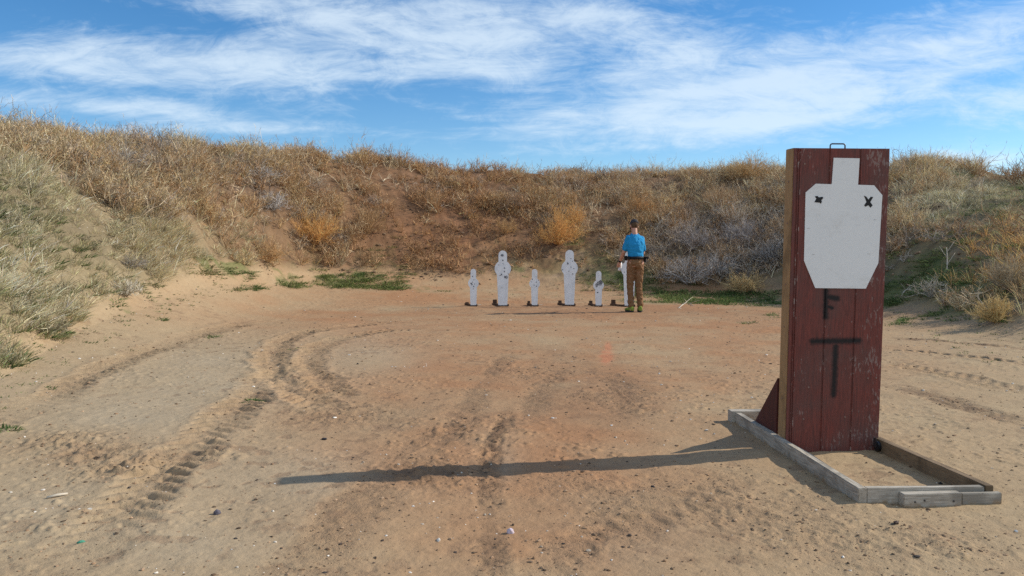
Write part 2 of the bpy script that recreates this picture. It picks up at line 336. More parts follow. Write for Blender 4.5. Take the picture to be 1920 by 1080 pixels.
def build_terrain():
    az = np.concatenate([np.arange(-180, -37, 1.5), np.linspace(-36, 36, 940), np.arange(37.5, 180.1, 1.5)])
    az[-1] = 180.0
    rr = np.concatenate([[0.02, .4, .9, 1.4, 1.9, 2.3], np.geomspace(2.6, 9, 470), np.geomspace(9.03, 31, 430), np.geomspace(32, 60, 24), np.geomspace(70, 6000, 16)])
    na, nr = len(az), len(rr); AZ, RR = np.meshgrid(np.radians(az), rr); x = (RR * np.sin(AZ)).ravel(); y = (RR * np.cos(AZ)).ravel()
    z = terrain(x, y); dh, mask, rut = track_field(x, y); z = z + dh
    X, Y = project(x, y, z); h, s, r, r1, r2 = macro(x, y); front = y > 1
    hill = np.clip((s + .03) * 9, 0, 1)
    # albedo
    def mixc(c, t, w): return c * (1 - w[:, None]) + np.array(t)[None, :] * w[:, None]
    n_a = fbm(x, y, .55, 4, 101); n_b = fbm(x, y, 2.1, 4, 102); n_c = fbm(x, y, 6.5, 4, 103)
    col = np.tile(np.array([0.415, 0.315, 0.190]), (len(x), 1))
    red = np.where(front, np.clip(blob(X, Y, 960, 800, 430, 420) * 1.05 + blob(X, Y, 1350, 640, 400, 120) * .6 + blob(X, Y, 1000, 590, 500, 60) * .8, 0, 1), .3)
    red = np.clip(red * (.75 + .55 * n_a + .35 * n_b) + .12 * n_b, 0, 1)
    col = mixc(col, (0.385, 0.215, 0.112), red)
    gry = np.where(front, np.clip(blob(X, Y, 420, 690, 170, 60) + blob(X, Y, 250, 770, 230, 60) + blob(X, Y, 120, 960, 240, 100) + blob(X, Y, 540, 900, 170, 60) + .7 * blob(X, Y, 700, 660, 90, 40) + .7 * blob(X, Y, 430, 1030, 200, 60)
                                  + .5 * blob(X, Y, 1200, 1000, 100, 60) + .5 * blob(X, Y, 930, 860, 50, 60), 0, 1), 0)
    col = mixc(col, (0.43, 0.355, 0.24), np.clip(gry * (.8 + .5 * n_b) * (1 - mask), 0, 1) * .8)
    col = mixc(col, (0.36, 0.25, 0.15), np.clip(mask * .42 + .3 * mask * n_c, 0, 1))
    col = mixc(col, (0.15, 0.095, 0.06), np.clip(rut * (.65 + .9 * n_c), 0, .8))
    wet = np.where(front, np.clip(blob(X, Y, 1110, 745, 110, 60) * .55 + blob(X, Y, 800, 885, 70, 22) * .9 + blob(X, Y, 690, 790, 120, 30) * .3 + blob(X, Y, 1330, 980, 250, 60) * .25
                                   + blob(X, Y, 170, 850, 150, 30) * .4 + blob(X, Y, 1150, 585, 400, 12) * .4, 0, 1), 0)
    col = mixc(col, (0.24, 0.145, 0.085), np.clip(wet * (.7 + 1.0 * n_c), 0, 1))
    spots = np.clip((fbm(x, y, 9, 3, 110) - .28) * 5, 0, 1) * np.clip(.5 + fbm(x, y, .7, 2, 111) * 1.2, 0, 1)
    col = mixc(col, (0.25, 0.16, 0.10), spots * .45)
    # berm soil
    zn = zone(X, Y)
    hc = np.tile(np.array([0.27, 0.165, 0.095]), (len(x), 1))
    pal = {'P': (.27, .215, .13), 'p': (.20, .16, .098), 'G': (.23, .155, .09), 'g': (.34, .24, .14), 'B': (.19, .12, .07), 'b': (.22, .14, .085), 'T': (.13, .10, .075),
           'S': (.235, .138, .078), 'N': (.12, .14, .055), 'n': (.25, .20, .10), '.': (.38, .285, .185)}
    for ch, c in pal.items(): hc[zn == ord(ch)] = c
    # blur palette by jittering lookups
    acc = hc.copy()
    for k in range(5):
        jx = 90 * fbm(x, y, 1.2, 3, 120 + k); jy = 50 * fbm(x, y, 1.2, 3, 140 + k); zz = zone(X + jx * 2, Y + jy * 2); t = np.zeros_like(hc)
        for ch, c in pal.items(): t[zz == ord(ch)] = c
        acc += t
    redder = np.where(front, blob(X, Y, 850, 400, 430, 150), 0)[:, None]
    hc = acc / 6 * (1 - redder * np.array([.06, .20, .26])); hc *= (1 + .28 * n_c + .15 * n_b)[:, None]
    col = col * np.array([.95, .92, .92])
    col = mixc(col, (0, 0, 0), hill) + hc * hill[:, None]
    # greenish film of weeds along the toe of the berm
    zg = zone(X + 90 * fbm(x, y, .9, 3, 171), Y + 34 * fbm(x, y, .9, 3, 172)); gz = np.where(front, np.isin(zg, [ord('N'), ord('n')]), False) * np.clip((fbm(x, y, 3.5, 3, 173) + .25) * 3, 0, 1)
    gm = np.clip((fbm(x, y, 1.6, 4, 160) + .05 + .25 * (zg == ord('N'))) * 3, 0, 1) * gz * np.clip((s + .35) * 6, 0, 1)
    col = mixc(col, (0.13, 0.155, 0.055), gm * .7)
    # faded orange marking paint on the floor
    om = blob(X, Y, 1137, 668, 9, 11) * np.clip(.6 + 1.4 * n_c, 0, 1) + .6 * blob(X, Y, 1140, 650, 5, 6) * front
    col = mixc(col, (0.75, 0.16, 0.07), np.clip(om * front, 0, .25))
    col = np.clip(col, .01, .8)
    co = np.stack([x, y, z], 1); i = np.arange(nr - 1)[:, None]; j = np.arange(na - 1)[None, :]
    v0 = i * na + j; quads = np.stack([v0, v0 + na, v0 + na + 1, v0 + 1], -1).reshape(-1, 4)
    fr = (s.reshape(nr, na)[:-1, :-1]).ravel(); rf = r.reshape(nr, na)[:-1, :-1].ravel(); r2f = r2.reshape(nr, na)[:-1, :-1].ravel()
    zc = z.reshape(nr, na)[:-1, :-1].ravel(); azf = np.abs(np.degrees(AZ))[:-1, :-1].ravel()
    isb = (fr > 0) & (rf < r2f + 10.5) & (azf < 130)
    def mk(name, sel, mat):
        q = quads[sel]; used = np.unique(q); remap = np.full(len(co), -1); remap[used] = np.arange(len(used)); q = remap[q]
        me = bpy.data.meshes.new(name); me.vertices.add(len(used)); me.vertices.foreach_set('co', co[used].astype(np.float32).ravel())
        me.loops.add(q.size); me.loops.foreach_set('vertex_index', q.ravel().astype(np.int32)); me.polygons.add(len(q))
        me.polygons.foreach_set('loop_start', np.arange(0, q.size, 4, dtype=np.int32))
        me.polygons.foreach_set('use_smooth', np.ones(len(q), bool))
        at = me.color_attributes.new('soil', 'FLOAT_COLOR', 'POINT'); at.data.foreach_set('color', np.hstack([col[used], np.ones((len(used), 1))]).astype(np.float32).ravel())
        at2 = me.attributes.new('rough_soil', 'FLOAT', 'POINT'); at2.data.foreach_set('value', np.clip(mask + hill * .8 + spots * .4, 0, 1)[used].astype(np.float32))
        me.update(calc_edges=True); me.validate(); return link(name, me, mat)
    M = Mat('sandy soil', 0.95, spec=0.12)
    a = M.N('ShaderNodeAttribute'); a.attribute_name = 'soil'; a2 = M.N('ShaderNodeAttribute'); a2.attribute_name = 'rough_soil'
    f1 = M.noise(70, 5, .65); f2 = M.noise(240, 3, .6); f3 = M.noise(14, 5, .7)
    c = M.mix(M.math('MULTIPLY', M.ramp(f1, .56, .70), .5), a.outputs['Color'], M.mix(1.0, a.outputs['Color'], (0.50, 0.46, 0.44), 'MULTIPLY'))
    c = M.mix(M.math('MULTIPLY', M.ramp(f2, .60, .70), .45), c, M.mix(1.0, a.outputs['Color'], (1.45, 1.45, 1.5), 'MULTIPLY'))
    c = M.mix(M.math('MULTIPLY', M.ramp(f3, .40, .72), .30), c, M.mix(1.0, a.outputs['Color'], (0.66, 0.62, 0.58), 'MULTIPLY'))
    M.color(c); hh = M.math('ADD', M.math('MULTIPLY', f1, .8), M.math('ADD', M.math('MULTIPLY', f2, .35), M.math('MULTIPLY', f3, 2.0)))
    hh = M.math('MULTIPLY', hh, M.math('MULTIPLY_ADD', a2.outputs['Fac'], .9, .55)); M.bump(hh, 0.7, 0.008)
    g = mk('ground', ~isb, M.m); tag(g, kind='structure'); b = mk('earth_berm', isb, M.m); tag(b, kind='structure')
build_terrain()

# ------------------------------------------------------------------ vegetation as real blades and twigs
class Blades:
    def __init__(s): s.v = []; s.q = []; s.t = []; s.c = []; s.n = 0
    def add(s, P, W, col):
        """P (n,4,3) points along each blade, W (n,) base width, col (n,3)"""
        n = len(P); side = np.cross(P[:, 3] - P[:, 0], rng.normal(size=(n, 3))); side /= np.linalg.norm(side, axis=1)[:, None] + 1e-9
        side = side * (W[:, None] / 2); V = np.empty((n, 7, 3))
        V[:, 0] = P[:, 0] - side; V[:, 1] = P[:, 0] + side; V[:, 2] = P[:, 1] - side * .9; V[:, 3] = P[:, 1] + side * .9
        V[:, 4] = P[:, 2] - side * .65; V[:, 5] = P[:, 2] + side * .65; V[:, 6] = P[:, 3]
        b = s.n + np.arange(n)[:, None] * 7; s.q.append(np.concatenate([b + [0, 1, 3, 2], b + [2, 3, 5, 4]])); s.t.append(b + [4, 5, 6])
        s.v.append(V.reshape(-1, 3)); s.c.append(np.repeat(col, 7, axis=0)); s.n += n * 7
    def grass(s, base, nb, L, lean, w, col, spread=.05, cvar=.20, up=None, droop=.35):
        """base (m,3); nb blades per tuft; L,(m,) tuft heights"""
        m = len(base)
        if not m: return
        B = np.repeat(base, nb, 0); n = len(B); ll = np.repeat(L, nb) * rng.uniform(.45, 1.1, n); th = rng.uniform(0, 2 * math.pi, n); rad = np.sqrt(rng.uniform(0, 1, n))
        out = np.stack([np.cos(th), np.sin(th), np.zeros(n)], 1); ln = rad * lean + rng.normal(0, .08, n)
        B = B + out * (rad * spread * rng.uniform(.3, 1, n))[:, None] - np.array([0, 0, .015])
        d = out * np.sin(ln)[:, None] + np.array([0, 0, 1.0]) * np.cos(ln)[:, None]; wob = rng.normal(0, .06, (n, 3))
        P = np.empty((n, 4, 3)); P[:, 0] = B
        for k, f in ((1, .33), (2, .68), (3, 1.0)):
            P[:, k] = B + (d + wob * f) * (ll * f)[:, None] + out * (ll * f * f * droop * rad)[:, None] - np.array([0, 0, 1]) * (ll * f * f * droop * .5 * rad)[:, None]
        cc = np.repeat(col, nb, 0) * np.exp(rng.normal(0, cvar * 1.9, (n, 1))) * (1 + rng.normal(0, .05, (n, 3))); s.add(P, np.full(n, w) * rng.uniform(.7, 1.3, n), cc)
    def bush(s, base, Rr, H, n1, n2, n3, w, col, cvar=.15, flat=.35, curl=.25):
        """a shrub of stems, twigs and fine twiglets growing from one point"""
        base = np.array(base, float); th = rng.uniform(0, 2 * math.pi, n1); el = np.arccos(rng.uniform(flat * .2, 1, n1)) * .98
        tip = np.stack([np.cos(th) * np.sin(el) * Rr, np.sin(th) * np.sin(el) * Rr, np.cos(el) * H], 1) * rng.uniform(.65, 1.0, (n1, 1)); tip[:, 2] += .02
        mid = tip * .5 + np.array([0, 0, 1]) * (np.abs(tip[:, :2]).sum(1) * curl * .35)[:, None] + rng.normal(0, .05 * Rr, (n1, 3))
        def quadp(a, m_, b, t): return ((1 - t) ** 2)[..., None] * a + (2 * t * (1 - t))[..., None] * m_ + (t ** 2)[..., None] * b
        def chain(a, m_, b): return np.stack([quadp(a, m_, b, np.full(len(b), t)) for t in (0, .33, .67, 1)], 1)
        a0 = np.zeros((n1, 3)); cc = lambda n: np.tile(np.array(col), (n, 1)) * np.exp(rng.normal(0, cvar, (n, 1)))
        s.add(chain(a0, mid, tip) + base, np.full(n1, w * 1.6), cc(n1))
        def sub(a, m_, b, k, ln, wd, up):
            n = len(b) * k; t = rng.uniform(.25, 1, n); A_, M_, B_ = [np.repeat(q, k, 0) for q in (a, m_, b)]
            st = quadp(A_, M_, B_, t); dr = (B_ - A_); dr /= np.linalg.norm(dr, axis=1)[:, None] + 1e-9
            dd = dr * .7 + rng.normal(0, .55, (n, 3)) + np.array([0, 0, up]); dd /= np.linalg.norm(dd, axis=1)[:, None]
            e = st + dd * (ln * rng.uniform(.5, 1.2, n))[:, None]; e[:, 2] = np.maximum(e[:, 2], .01); mm = (st + e) / 2 + rng.normal(0, ln * .12, (n, 3))
            s.add(chain(st, mm, e) + base, np.full(n, wd), cc(n)); return st, mm, e
        q = sub(a0, mid, tip, n2, Rr * .45, w * 1.0, .25)
        if n3: sub(*q, n3, Rr * .2, w * .75, .2)
    def build(s, name, mat, parent=None, origin=None):
        V = np.concatenate(s.v)
        if origin is not None: V = V - np.array(origin)
        Q = np.concatenate(s.q); T = np.concatenate(s.t); cc = np.clip(np.concatenate(s.c), .005, .85); me = bpy.data.meshes.new(name)
        me.vertices.add(len(V)); me.vertices.foreach_set('co', V.astype(np.float32).ravel())
        me.loops.add(Q.size + T.size); me.loops.foreach_set('vertex_index', np.concatenate([Q.ravel(), T.ravel()]).astype(np.int32)); me.polygons.add(len(Q) + len(T))
        me.polygons.foreach_set('loop_start', np.concatenate([np.arange(0, Q.size, 4), Q.size + np.arange(0, T.size, 3)]).astype(np.int32))
        at = me.color_attributes.new('tint', 'FLOAT_COLOR', 'POINT'); at.data.foreach_set('color', np.hstack([cc, np.ones((len(cc), 1))]).astype(np.float32).ravel())
        me.update(calc_edges=True); o = link(name, me, mat, parent)
        if origin is not None: o.location = origin
        return o
def veg_mat(name, trans):
    M = Mat(name, .85, spec=.15); a = M.N('ShaderNodeAttribute'); a.attribute_name = 'tint'; M.color(a.outputs['Color'])
    t = M.N('ShaderNodeBsdfTranslucent'); M.L(a.outputs['Color'], t.inputs['Color']); mx = M.N('ShaderNodeMixShader'); mx.inputs[0].default_value = trans
    M.L(M.b.outputs[0], mx.inputs[1]); M.L(t.outputs[0], mx.inputs[2]); M.L(mx.outputs[0], M.nt.nodes['Material Output'].inputs['Surface']); return M.m
VG = veg_mat('dry stalks', .25); VT = veg_mat('bare twigs', .05); VN = veg_mat('green leaves', .3)

STRAW0 = (.60, .50, .33); GOLD = (.55, .40, .215); PALE = (.70, .61, .40); OLIVE = (.33, .30, .165); BROWN = (.44, .29, .165); GREY = (.41, .355, .295); GREEN = (.09, .14, .045); ORANGE = (.68, .39, .145)
def scatter():
    n = 56000; a = np.radians(rng.uniform(-34.5, 34.5, n)); r = np.sqrt(rng.uniform(7.0 ** 2, 33.0 ** 2, n))
    n2_ = 9000; a = np.concatenate([a, np.radians(rng.uniform(-34.5, -12, n2_))]); r = np.concatenate([r, np.sqrt(rng.uniform(7.0 ** 2, 17.0 ** 2, n2_))]); x = r * np.sin(a); y = r * np.cos(a)
    h, s, _, r1, r2 = macro(x, y); k = (r < r2 + 2.6) & (s > -.30); x, y, s, r = x[k], y[k], s[k], r[k]; z = terrain(x, y); X, Y = project(x, y, z)
    Xj = X + rng.normal(0, 30, len(x)) + 150 * fbm(x, y, .55, 3, 205); Yj = Y + rng.normal(0, 12, len(x)) + 70 * fbm(x, y, .55, 3, 206); zn = zone(Xj, Yj); zn0 = zone(X, Y)
    zn = np.where((zn0 == ord('.')) | (s < 0.0) | (zn == ord('.')), zn0, zn)
    clump = fbm(x, y, 1.3, 3, 201) + .55 * blob(X, Y, 450, 430, 80, 85) - .02; hue = fbm(x, y, .35, 3, 202); u = rng.uniform(0, 1, len(x)); P = np.stack([x, y, z], 1)
    rust_w = blob(X, Y, 850, 390, 430, 150) * .9
    dry, brush, pale, green = Blades(), Blades(), Blades(), Blades()
    def tint(base, m, alt, lo=0.0):
        w = np.clip(.5 + hue[m] * 1.3 + rng.normal(0, .22, m.sum()) + lo, 0, 1)[:, None]; return (np.array(base) * (1 - w) + np.array(alt) * w) * (1 - rust_w[m][:, None] * np.array([.08, .20, .30]))
    def Z(ch): return np.isin(zn, [ord(c) for c in ch])
    on = (s > .02) | ((X < 150) & (s > -.16))
    # tall golden grass
    m = Z('G') & on & (u < .36 + .6 * clump); dry.grass(P[m], 22, rng.uniform(.22, .52, m.sum()) * (1 + .5 * clump[m]), .65, .0095, tint(GOLD, m, (.44, .36, .25)), .10)
    m = Z('g') & on & (u < .3); dry.grass(P[m], 22, rng.uniform(.2, .4, m.sum()), .7, .008, tint(GOLD, m, ORANGE), .10)
    m = Z('B') & on & (u < .12 + .3 * clump); dry.grass(P[m], 16, rng.uniform(.2, .48, m.sum()), .8, .0105, tint(BROWN, m, GOLD), .12)
    m = Z('bS') & on & (u < .05 + .10 * clump); dry.grass(P[m], 16, rng.uniform(.08, .25, m.sum()), .9, .008, tint(BROWN, m, GOLD), .08)
    m = Z('p') & on & (u > .3) & (u < .55 + .3 * clump); dry.grass(P[m], 20, rng.uniform(.08, .2, m.sum()), 1.1, .006, tint(OLIVE, m, (.50, .41, .25)), .14)
    m = Z('GB') & (s > .90) & (s < 1.1) & (clump + .4 * hue > .16) & (u < .5); dry.grass(P[m], 24, rng.uniform(.4, .75, m.sum()), .45, .0085, tint(GOLD, m, STRAW0), .14)
    # weathered clumps scattered over the left bank
    for i in np.nonzero(Z('Pp') & on & (u > .90) & (clump > -.1))[0]:
        rr_ = random.uniform(.10, .26); brush.bush(P[i], rr_, rr_ * random.uniform(.6, 1.0), 8, 5, 2, .0055, np.array(random.choice([(.50, .45, .30), (.33, .29, .2), (.42, .36, .25), (.24, .21, .14)])) * random.uniform(.8, 1.2), .3)
    # pale bunch grass of the left bank
    m = Z('P') & on & (u < .34 + 1.5 * clump); pale.grass(P[m], 30, rng.uniform(.08, .21, m.sum()) * (1 + .9 * clump[m]), 1.0, .0058, tint(PALE, m, (.56, .47, .29)), .10)
    m = Z('P') & on & (u > .42) & (u < .42 + .07 * (1 + 3 * clump)); pale.grass(P[m], 12, rng.uniform(.25, .42, m.sum()), .5, .0075, tint((.68, .62, .42), m, STRAW0), .09)
    m = Z('P') & on & (u > .75); pale.grass(P[m], 26, rng.uniform(.1, .22, m.sum()), 1.0, .006, tint(OLIVE, m, PALE, -.2), .12)
    m = Z('p') & on & (u < .24 + 1.3 * clump); pale.grass(P[m], 24, rng.uniform(.07, .2, m.sum()), 1.05, .0062, tint(OLIVE, m, PALE), .12)
    # tangled brown and grey weeds
    RUST_ = (.47, .30, .155); STRAW = (.60, .48, .31)
    for ch, pr, cl, nm, n3_, w_ in (('B', .34, (BROWN, RUST_, GREY, STRAW, BROWN, GOLD), (8, 5), 3, .0078), ('T', .36, (GREY, (.28, .23, .19), GREY, BROWN), (7, 5), 3, .0085), ('G', .24, (GOLD, STRAW, BROWN, GOLD, GREY, RUST_, STRAW), (8, 5), 3, .0075), ('bS', .17, (BROWN, RUST_, BROWN), (6, 4), 2, .009)):
        for i in np.nonzero(Z(ch) & on & (rng.uniform(0, 1, len(x)) < pr * (1 + 2.4 * clump)))[0]:
            c = np.array(cl[int(abs(math.sin(hue[i] * 9)) * len(cl) * .999)]) * random.uniform(.7, 1.25) if random.random() < .6 else np.array(random.choice(cl))
            rr_ = (.12 + .34 * random.random() ** 1.6 + (.22 if random.random() < .06 else 0)) * (1 + .5 * clump[i]); brush.bush(P[i], rr_, rr_ * random.uniform(.7, 1.35), nm[0], nm[1], n3_, w_, c * (1 - rust_w[i] * np.array([.08, .20, .30])), .30)
    for i in np.nonzero(Z('BTG') & on & (rng.uniform(0, 1, len(x)) < .04 + .08 * np.clip(clump, 0, 1)))[0]:
        rr_ = random.uniform(.3, .6); c = np.array((.58, .45, .30)) * random.uniform(.7, 1.15); brush.bush(P[i], rr_, rr_ * random.uniform(.7, 1.2), 6, 2, 1, .0095, c, .25, curl=.8)
    # green weeds
    jit = fbm(x, y, 1.6, 4, 160)
    m = Z('N') & (s > -.28) & (u < .75 + jit) & (jit > -.3); green.grass(P[m], 34, rng.uniform(.05, .13, m.sum()), 1.25, .011, tint(GREEN, m, (.19, .22, .08)), .20)
    m = Z('n') & (s > -.28) & (u < .3 + jit) & (jit > -.1); green.grass(P[m], 28, rng.uniform(.04, .10, m.sum()), 1.25, .010, tint(GREEN, m, (.22, .22, .10)), .16)
    m = Z('Pp') & on & (u > .93) & (hue < 0); green.grass(P[m], 30, rng.uniform(.06, .16, m.sum()), 1.1, .009, tint(GREEN, m, OLIVE), .14)
    # scattered seedlings on the floor in front of the toe
    m = Z('.') & (s > -.3) & (s < .25) & (u < .16); green.grass(P[m], 14, rng.uniform(.02, .05, m.sum()), 1.3, .010, tint(GREEN, m, (.2, .22, .1)), .06)
    for (X0, Y0, rx, ry, nn) in ((480, 540, 22, 6, 26), (1390, 551, 70, 6, 60), (1240, 548, 45, 6, 34), (700, 516, 75, 6, 60), (1690, 602, 24, 7, 24), (450, 512, 30, 7, 20),
                                (398, 632, 9, 3, 7), (305, 600, 6, 4, 5), (477, 752, 9, 2, 4), (15, 805, 16, 4, 8), (1450, 592, 10, 4, 8), (560, 655, 7, 2, 3), (120, 624, 6, 3, 4), (1400, 605, 14, 4, 7), (1870, 600, 30, 6, 16), (240, 655, 6, 2, 2), (90, 728, 7, 3, 3)):
        q = np.array([hit(X0 + random.gauss(0, .5) * rx, Y0 + random.gauss(0, .5) * ry) for _ in range(nn)]); k = q[:, 1].mean() / 17
        green.grass(q, 34, rng.uniform(.04, .09, nn) * (.5 + .5 * k), 1.2, .008, np.tile(np.array(GREEN), (nn, 1)) * rng.uniform(.8, 1.4, (nn, 1)), .13 * (.4 + .6 * k))
    tag(dry.build('dry_grass', VG), 'golden brown dry grass covering the earth berm', 'grass', kind='stuff')
    tag(pale.build('bunch_grass', VG), 'pale straw and olive bunch grass on the left bank', 'grass', kind='stuff')
    tag(brush.build('dead_brush', VT), 'tangled dead brown and grey weed stems on the berm', 'brush', kind='stuff')
    tag(green.build('green_weeds', VN), 'low green weeds growing along the foot of the berm', 'weeds', kind='stuff')
scatter()

BUSH = [  # name, px X, px Y of base, radius px, height px, colour, n1,n2,n3, label, category
    ('dry_bush', 1046, 462, 46, 66, ORANGE, 46, 9, 5, 'largest round golden bush on bare slope, above between third and fourth steel targets', 'bush'),
    ('dry_bush', 1076, 424, 27, 40, ORANGE, 34, 8, 4, 'golden bush directly behind upper right of the largest round golden bush', 'bush'),
    ('dry_bush', 1200, 410, 36, 48, (.50, .30, .14), 36, 8, 4, 'orange brown bush on the berm just above the head of the person', 'bush'),
    ('dry_bush', 948, 440, 30, 28, (.48, .31, .15), 26, 7, 4, 'low tan bush on bare slope left of the largest round golden bush', 'bush'),
    ('dry_bush', 590, 462, 55, 62, ORANGE, 46, 9, 5, 'wide bright orange bush on the lower left part of the far berm', 'bush'),
    ('dry_bush', 505, 492, 42, 38, (.55, .36, .18), 34, 8, 4, 'low sandy orange bush at foot of berm, left of the green strip', 'bush'),
    ('dry_bush', 690, 440, 42, 50, (.42, .27, .14), 34, 8, 4, 'brown gold bush right of the wide bright orange bush', 'bush'),
    ('dry_bush', 810, 392, 34, 32, (.46, .30, .16), 28, 7, 4, 'tan bush high on the berm above left of bare eroded slope', 'bush'),
    ('dry_bush', 1400, 548, 42, 30, (.58, .42, .21), 34, 8, 4, 'low straw coloured bush at foot of berm left of the wooden stand', 'bush'),
    ('dry_bush', 1405, 336, 62, 36, (.50, .33, .16), 40, 8, 4, 'golden grass clump on the skyline left of the wooden stand', 'bush'),
    ('dry_bush', 1865, 606, 40, 44, (.58, .43, .20), 40, 8, 4, 'straw coloured bush on sandy bank at the far right', 'bush'),
    ('dry_bush', 1890, 545, 60, 62, (.37, .30, .20), 40, 8, 4, 'tall brown weedy bush behind the straw coloured bush at far right', 'bush'),
    ('dry_bush', 1400, 492, 26, 20, (.50, .33, .18), 22, 7, 4, 'small tan bush in the grey brush pile left of the wooden stand', 'bush'),
    ('dry_bush', 1345, 395, 50, 44, (.40, .27, .16), 34, 8, 4, 'brown bush on berm between person and wooden stand', 'bush'),
    ('dry_bush', 950, 395, 40, 30, (.30, .21, .14), 30, 7, 3, 'dark brown bush on berm above the low tan bush', 'bush'),
    ('tumbleweed', 225, 318, 52, 32, (.40, .37, .34), 34, 7, 2, 'large grey tumbleweed skeleton near top of left bank', 'tumbleweed'),
    ('tumbleweed', 512, 395, 34, 32, (.50, .47, .44), 34, 7, 2, 'pale grey tumbleweed above the wide bright orange bush', 'tumbleweed'),
    ('tumbleweed', 488, 334, 34, 14, (.52, .49, .46), 26, 6, 2, 'small pale tumbleweed high on berm above another grey tumbleweed', 'tumbleweed'),
    ('tumbleweed', 308, 292, 34, 30, (.36, .32, .29), 30, 7, 2, 'dark grey tumbleweed on skyline right of the large grey one', 'tumbleweed'),
    ('tumbleweed', 1300, 470, 56, 46, (.33, .29, .27), 40, 7, 2, 'dark grey tumbleweed right of the person, at middle of brush pile', 'tumbleweed'),
    ('tumbleweed', 1390, 465, 62, 52, (.31, .28, .27), 44, 7, 2, 'broad dark grey tumbleweed in brush pile beside the wooden stand', 'tumbleweed'),
    ('tumbleweed', 1445, 500, 40, 56, (.35, .32, .30), 36, 7, 2, 'grey tumbleweed touching left edge of wooden stand in the photo', 'tumbleweed'),
    ('tumbleweed', 1290, 535, 60, 44, (.40, .37, .35), 40, 7, 2, 'light grey tumbleweed at the foot of the brush pile near the person', 'tumbleweed'),
    ('tumbleweed', 1350, 520, 44, 36, (.46, .43, .41), 36, 7, 2, 'palest tumbleweed low in the brush pile above the straw bush', 'tumbleweed'),
    ('tumbleweed', 1375, 425, 50, 40, (.50, .42, .33), 34, 6, 2, 'tan twiggy tumbleweed above the grey brush pile', 'tumbleweed'),
    ('tumbleweed', 1745, 560, 42, 32, (.44, .40, .33), 26, 6, 2, 'thin pale tumbleweed right of the wooden stand at foot of berm', 'tumbleweed'),
    ('tumbleweed', 238, 556, 32, 26, (.55, .50, .40), 30, 6, 2, 'whitish weed clump at lower edge of left bank', 'tumbleweed'),
    ('tumbleweed', 250, 505, 30, 22, (.34, .30, .25), 26, 6, 2, 'dark weed clump on lower left bank above the whitish one', 'tumbleweed')]
def bushes():
    for name, X, Y, rp, hp, c, n1, n2, n3, lab, cat in BUSH:
        p = hit(X, Y); d = p[1]; B = Blades(); fl = cat == 'tumbleweed'
        B.bush(p, rp / FPX * d, hp / FPX * d * 1.05, int(n1 * 1.2), n2, n3, .0045 + .00018 * d, c, .2, flat=.1 if fl else .35, curl=.9 if fl else .3)
        tag(B.build(name, VT if fl else VG, origin=p), lab, cat, 'dry bushes on the berm' if not fl else 'dead tumbleweeds on the berm')
    # individual dead sticks
    for (X0, Y0, X1, Y1, X2, Y2, lab) in ((1228, 436, 1237, 420, 1252, 404, 'long pale dead stalk leaning up the berm right of the person'),
                                         (1272, 578, 1288, 568, 1300, 574, 'bleached dead branch lying on sand right of the person'),
                                         (1690, 556, 1698, 548, 1708, 546, 'white bleached stick on green weeds right of the wooden stand'),
                                         (1776, 512, 1781, 490, 1782, 466, 'upright pale dead stem on berm right of the wooden stand')):
        q = [Vector(hit(*a)) for a in ((X0, Y0), (X1, Y1), (X2, Y2))]; bm = bmesh.new()
        if lab.startswith(('long', 'upright')):
            d = q[0].y; q = [q[0], q[0] + Vector(((X1 - X0) / FPX * d, .1, (Y0 - Y1) / FPX * d)), q[0] + Vector(((X2 - X0) / FPX * d, .15, (Y0 - Y2) / FPX * d))]
        up = Vector((0, 0, .02)); pts = [q[0], q[0].lerp(q[1], .5) + up, q[1] + up, q[1].lerp(q[2], .5) + up, q[2]]
        tube(bm, pts, [.013, .012, .010, .008, .004], 6)
        for k, sg in ((1, 1), (2, -1), (3, 1)):
            tube(bm, [pts[k], pts[k] + (pts[k + 1] - pts[k]) * .5 + Vector((.08 * sg, 0, .07)), pts[k] + (pts[k + 1] - pts[k]) * .9 + Vector((.14 * sg, 0, .12))], [.007, .005, .002], 5)
        org = pts[0].copy(); bmesh.ops.translate(bm, vec=-org, verts=bm.verts)
        tag(obj('dead_branch', bm, MSTICK, None, True, loc=org), lab, 'branch', 'dead branches on the berm')
Ms = Mat('bleached wood', .8); Ms.color(Ms.mix(Ms.noise(60), (.62, .56, .46), (.45, .38, .30))); MSTICK = Ms.m
bushes()

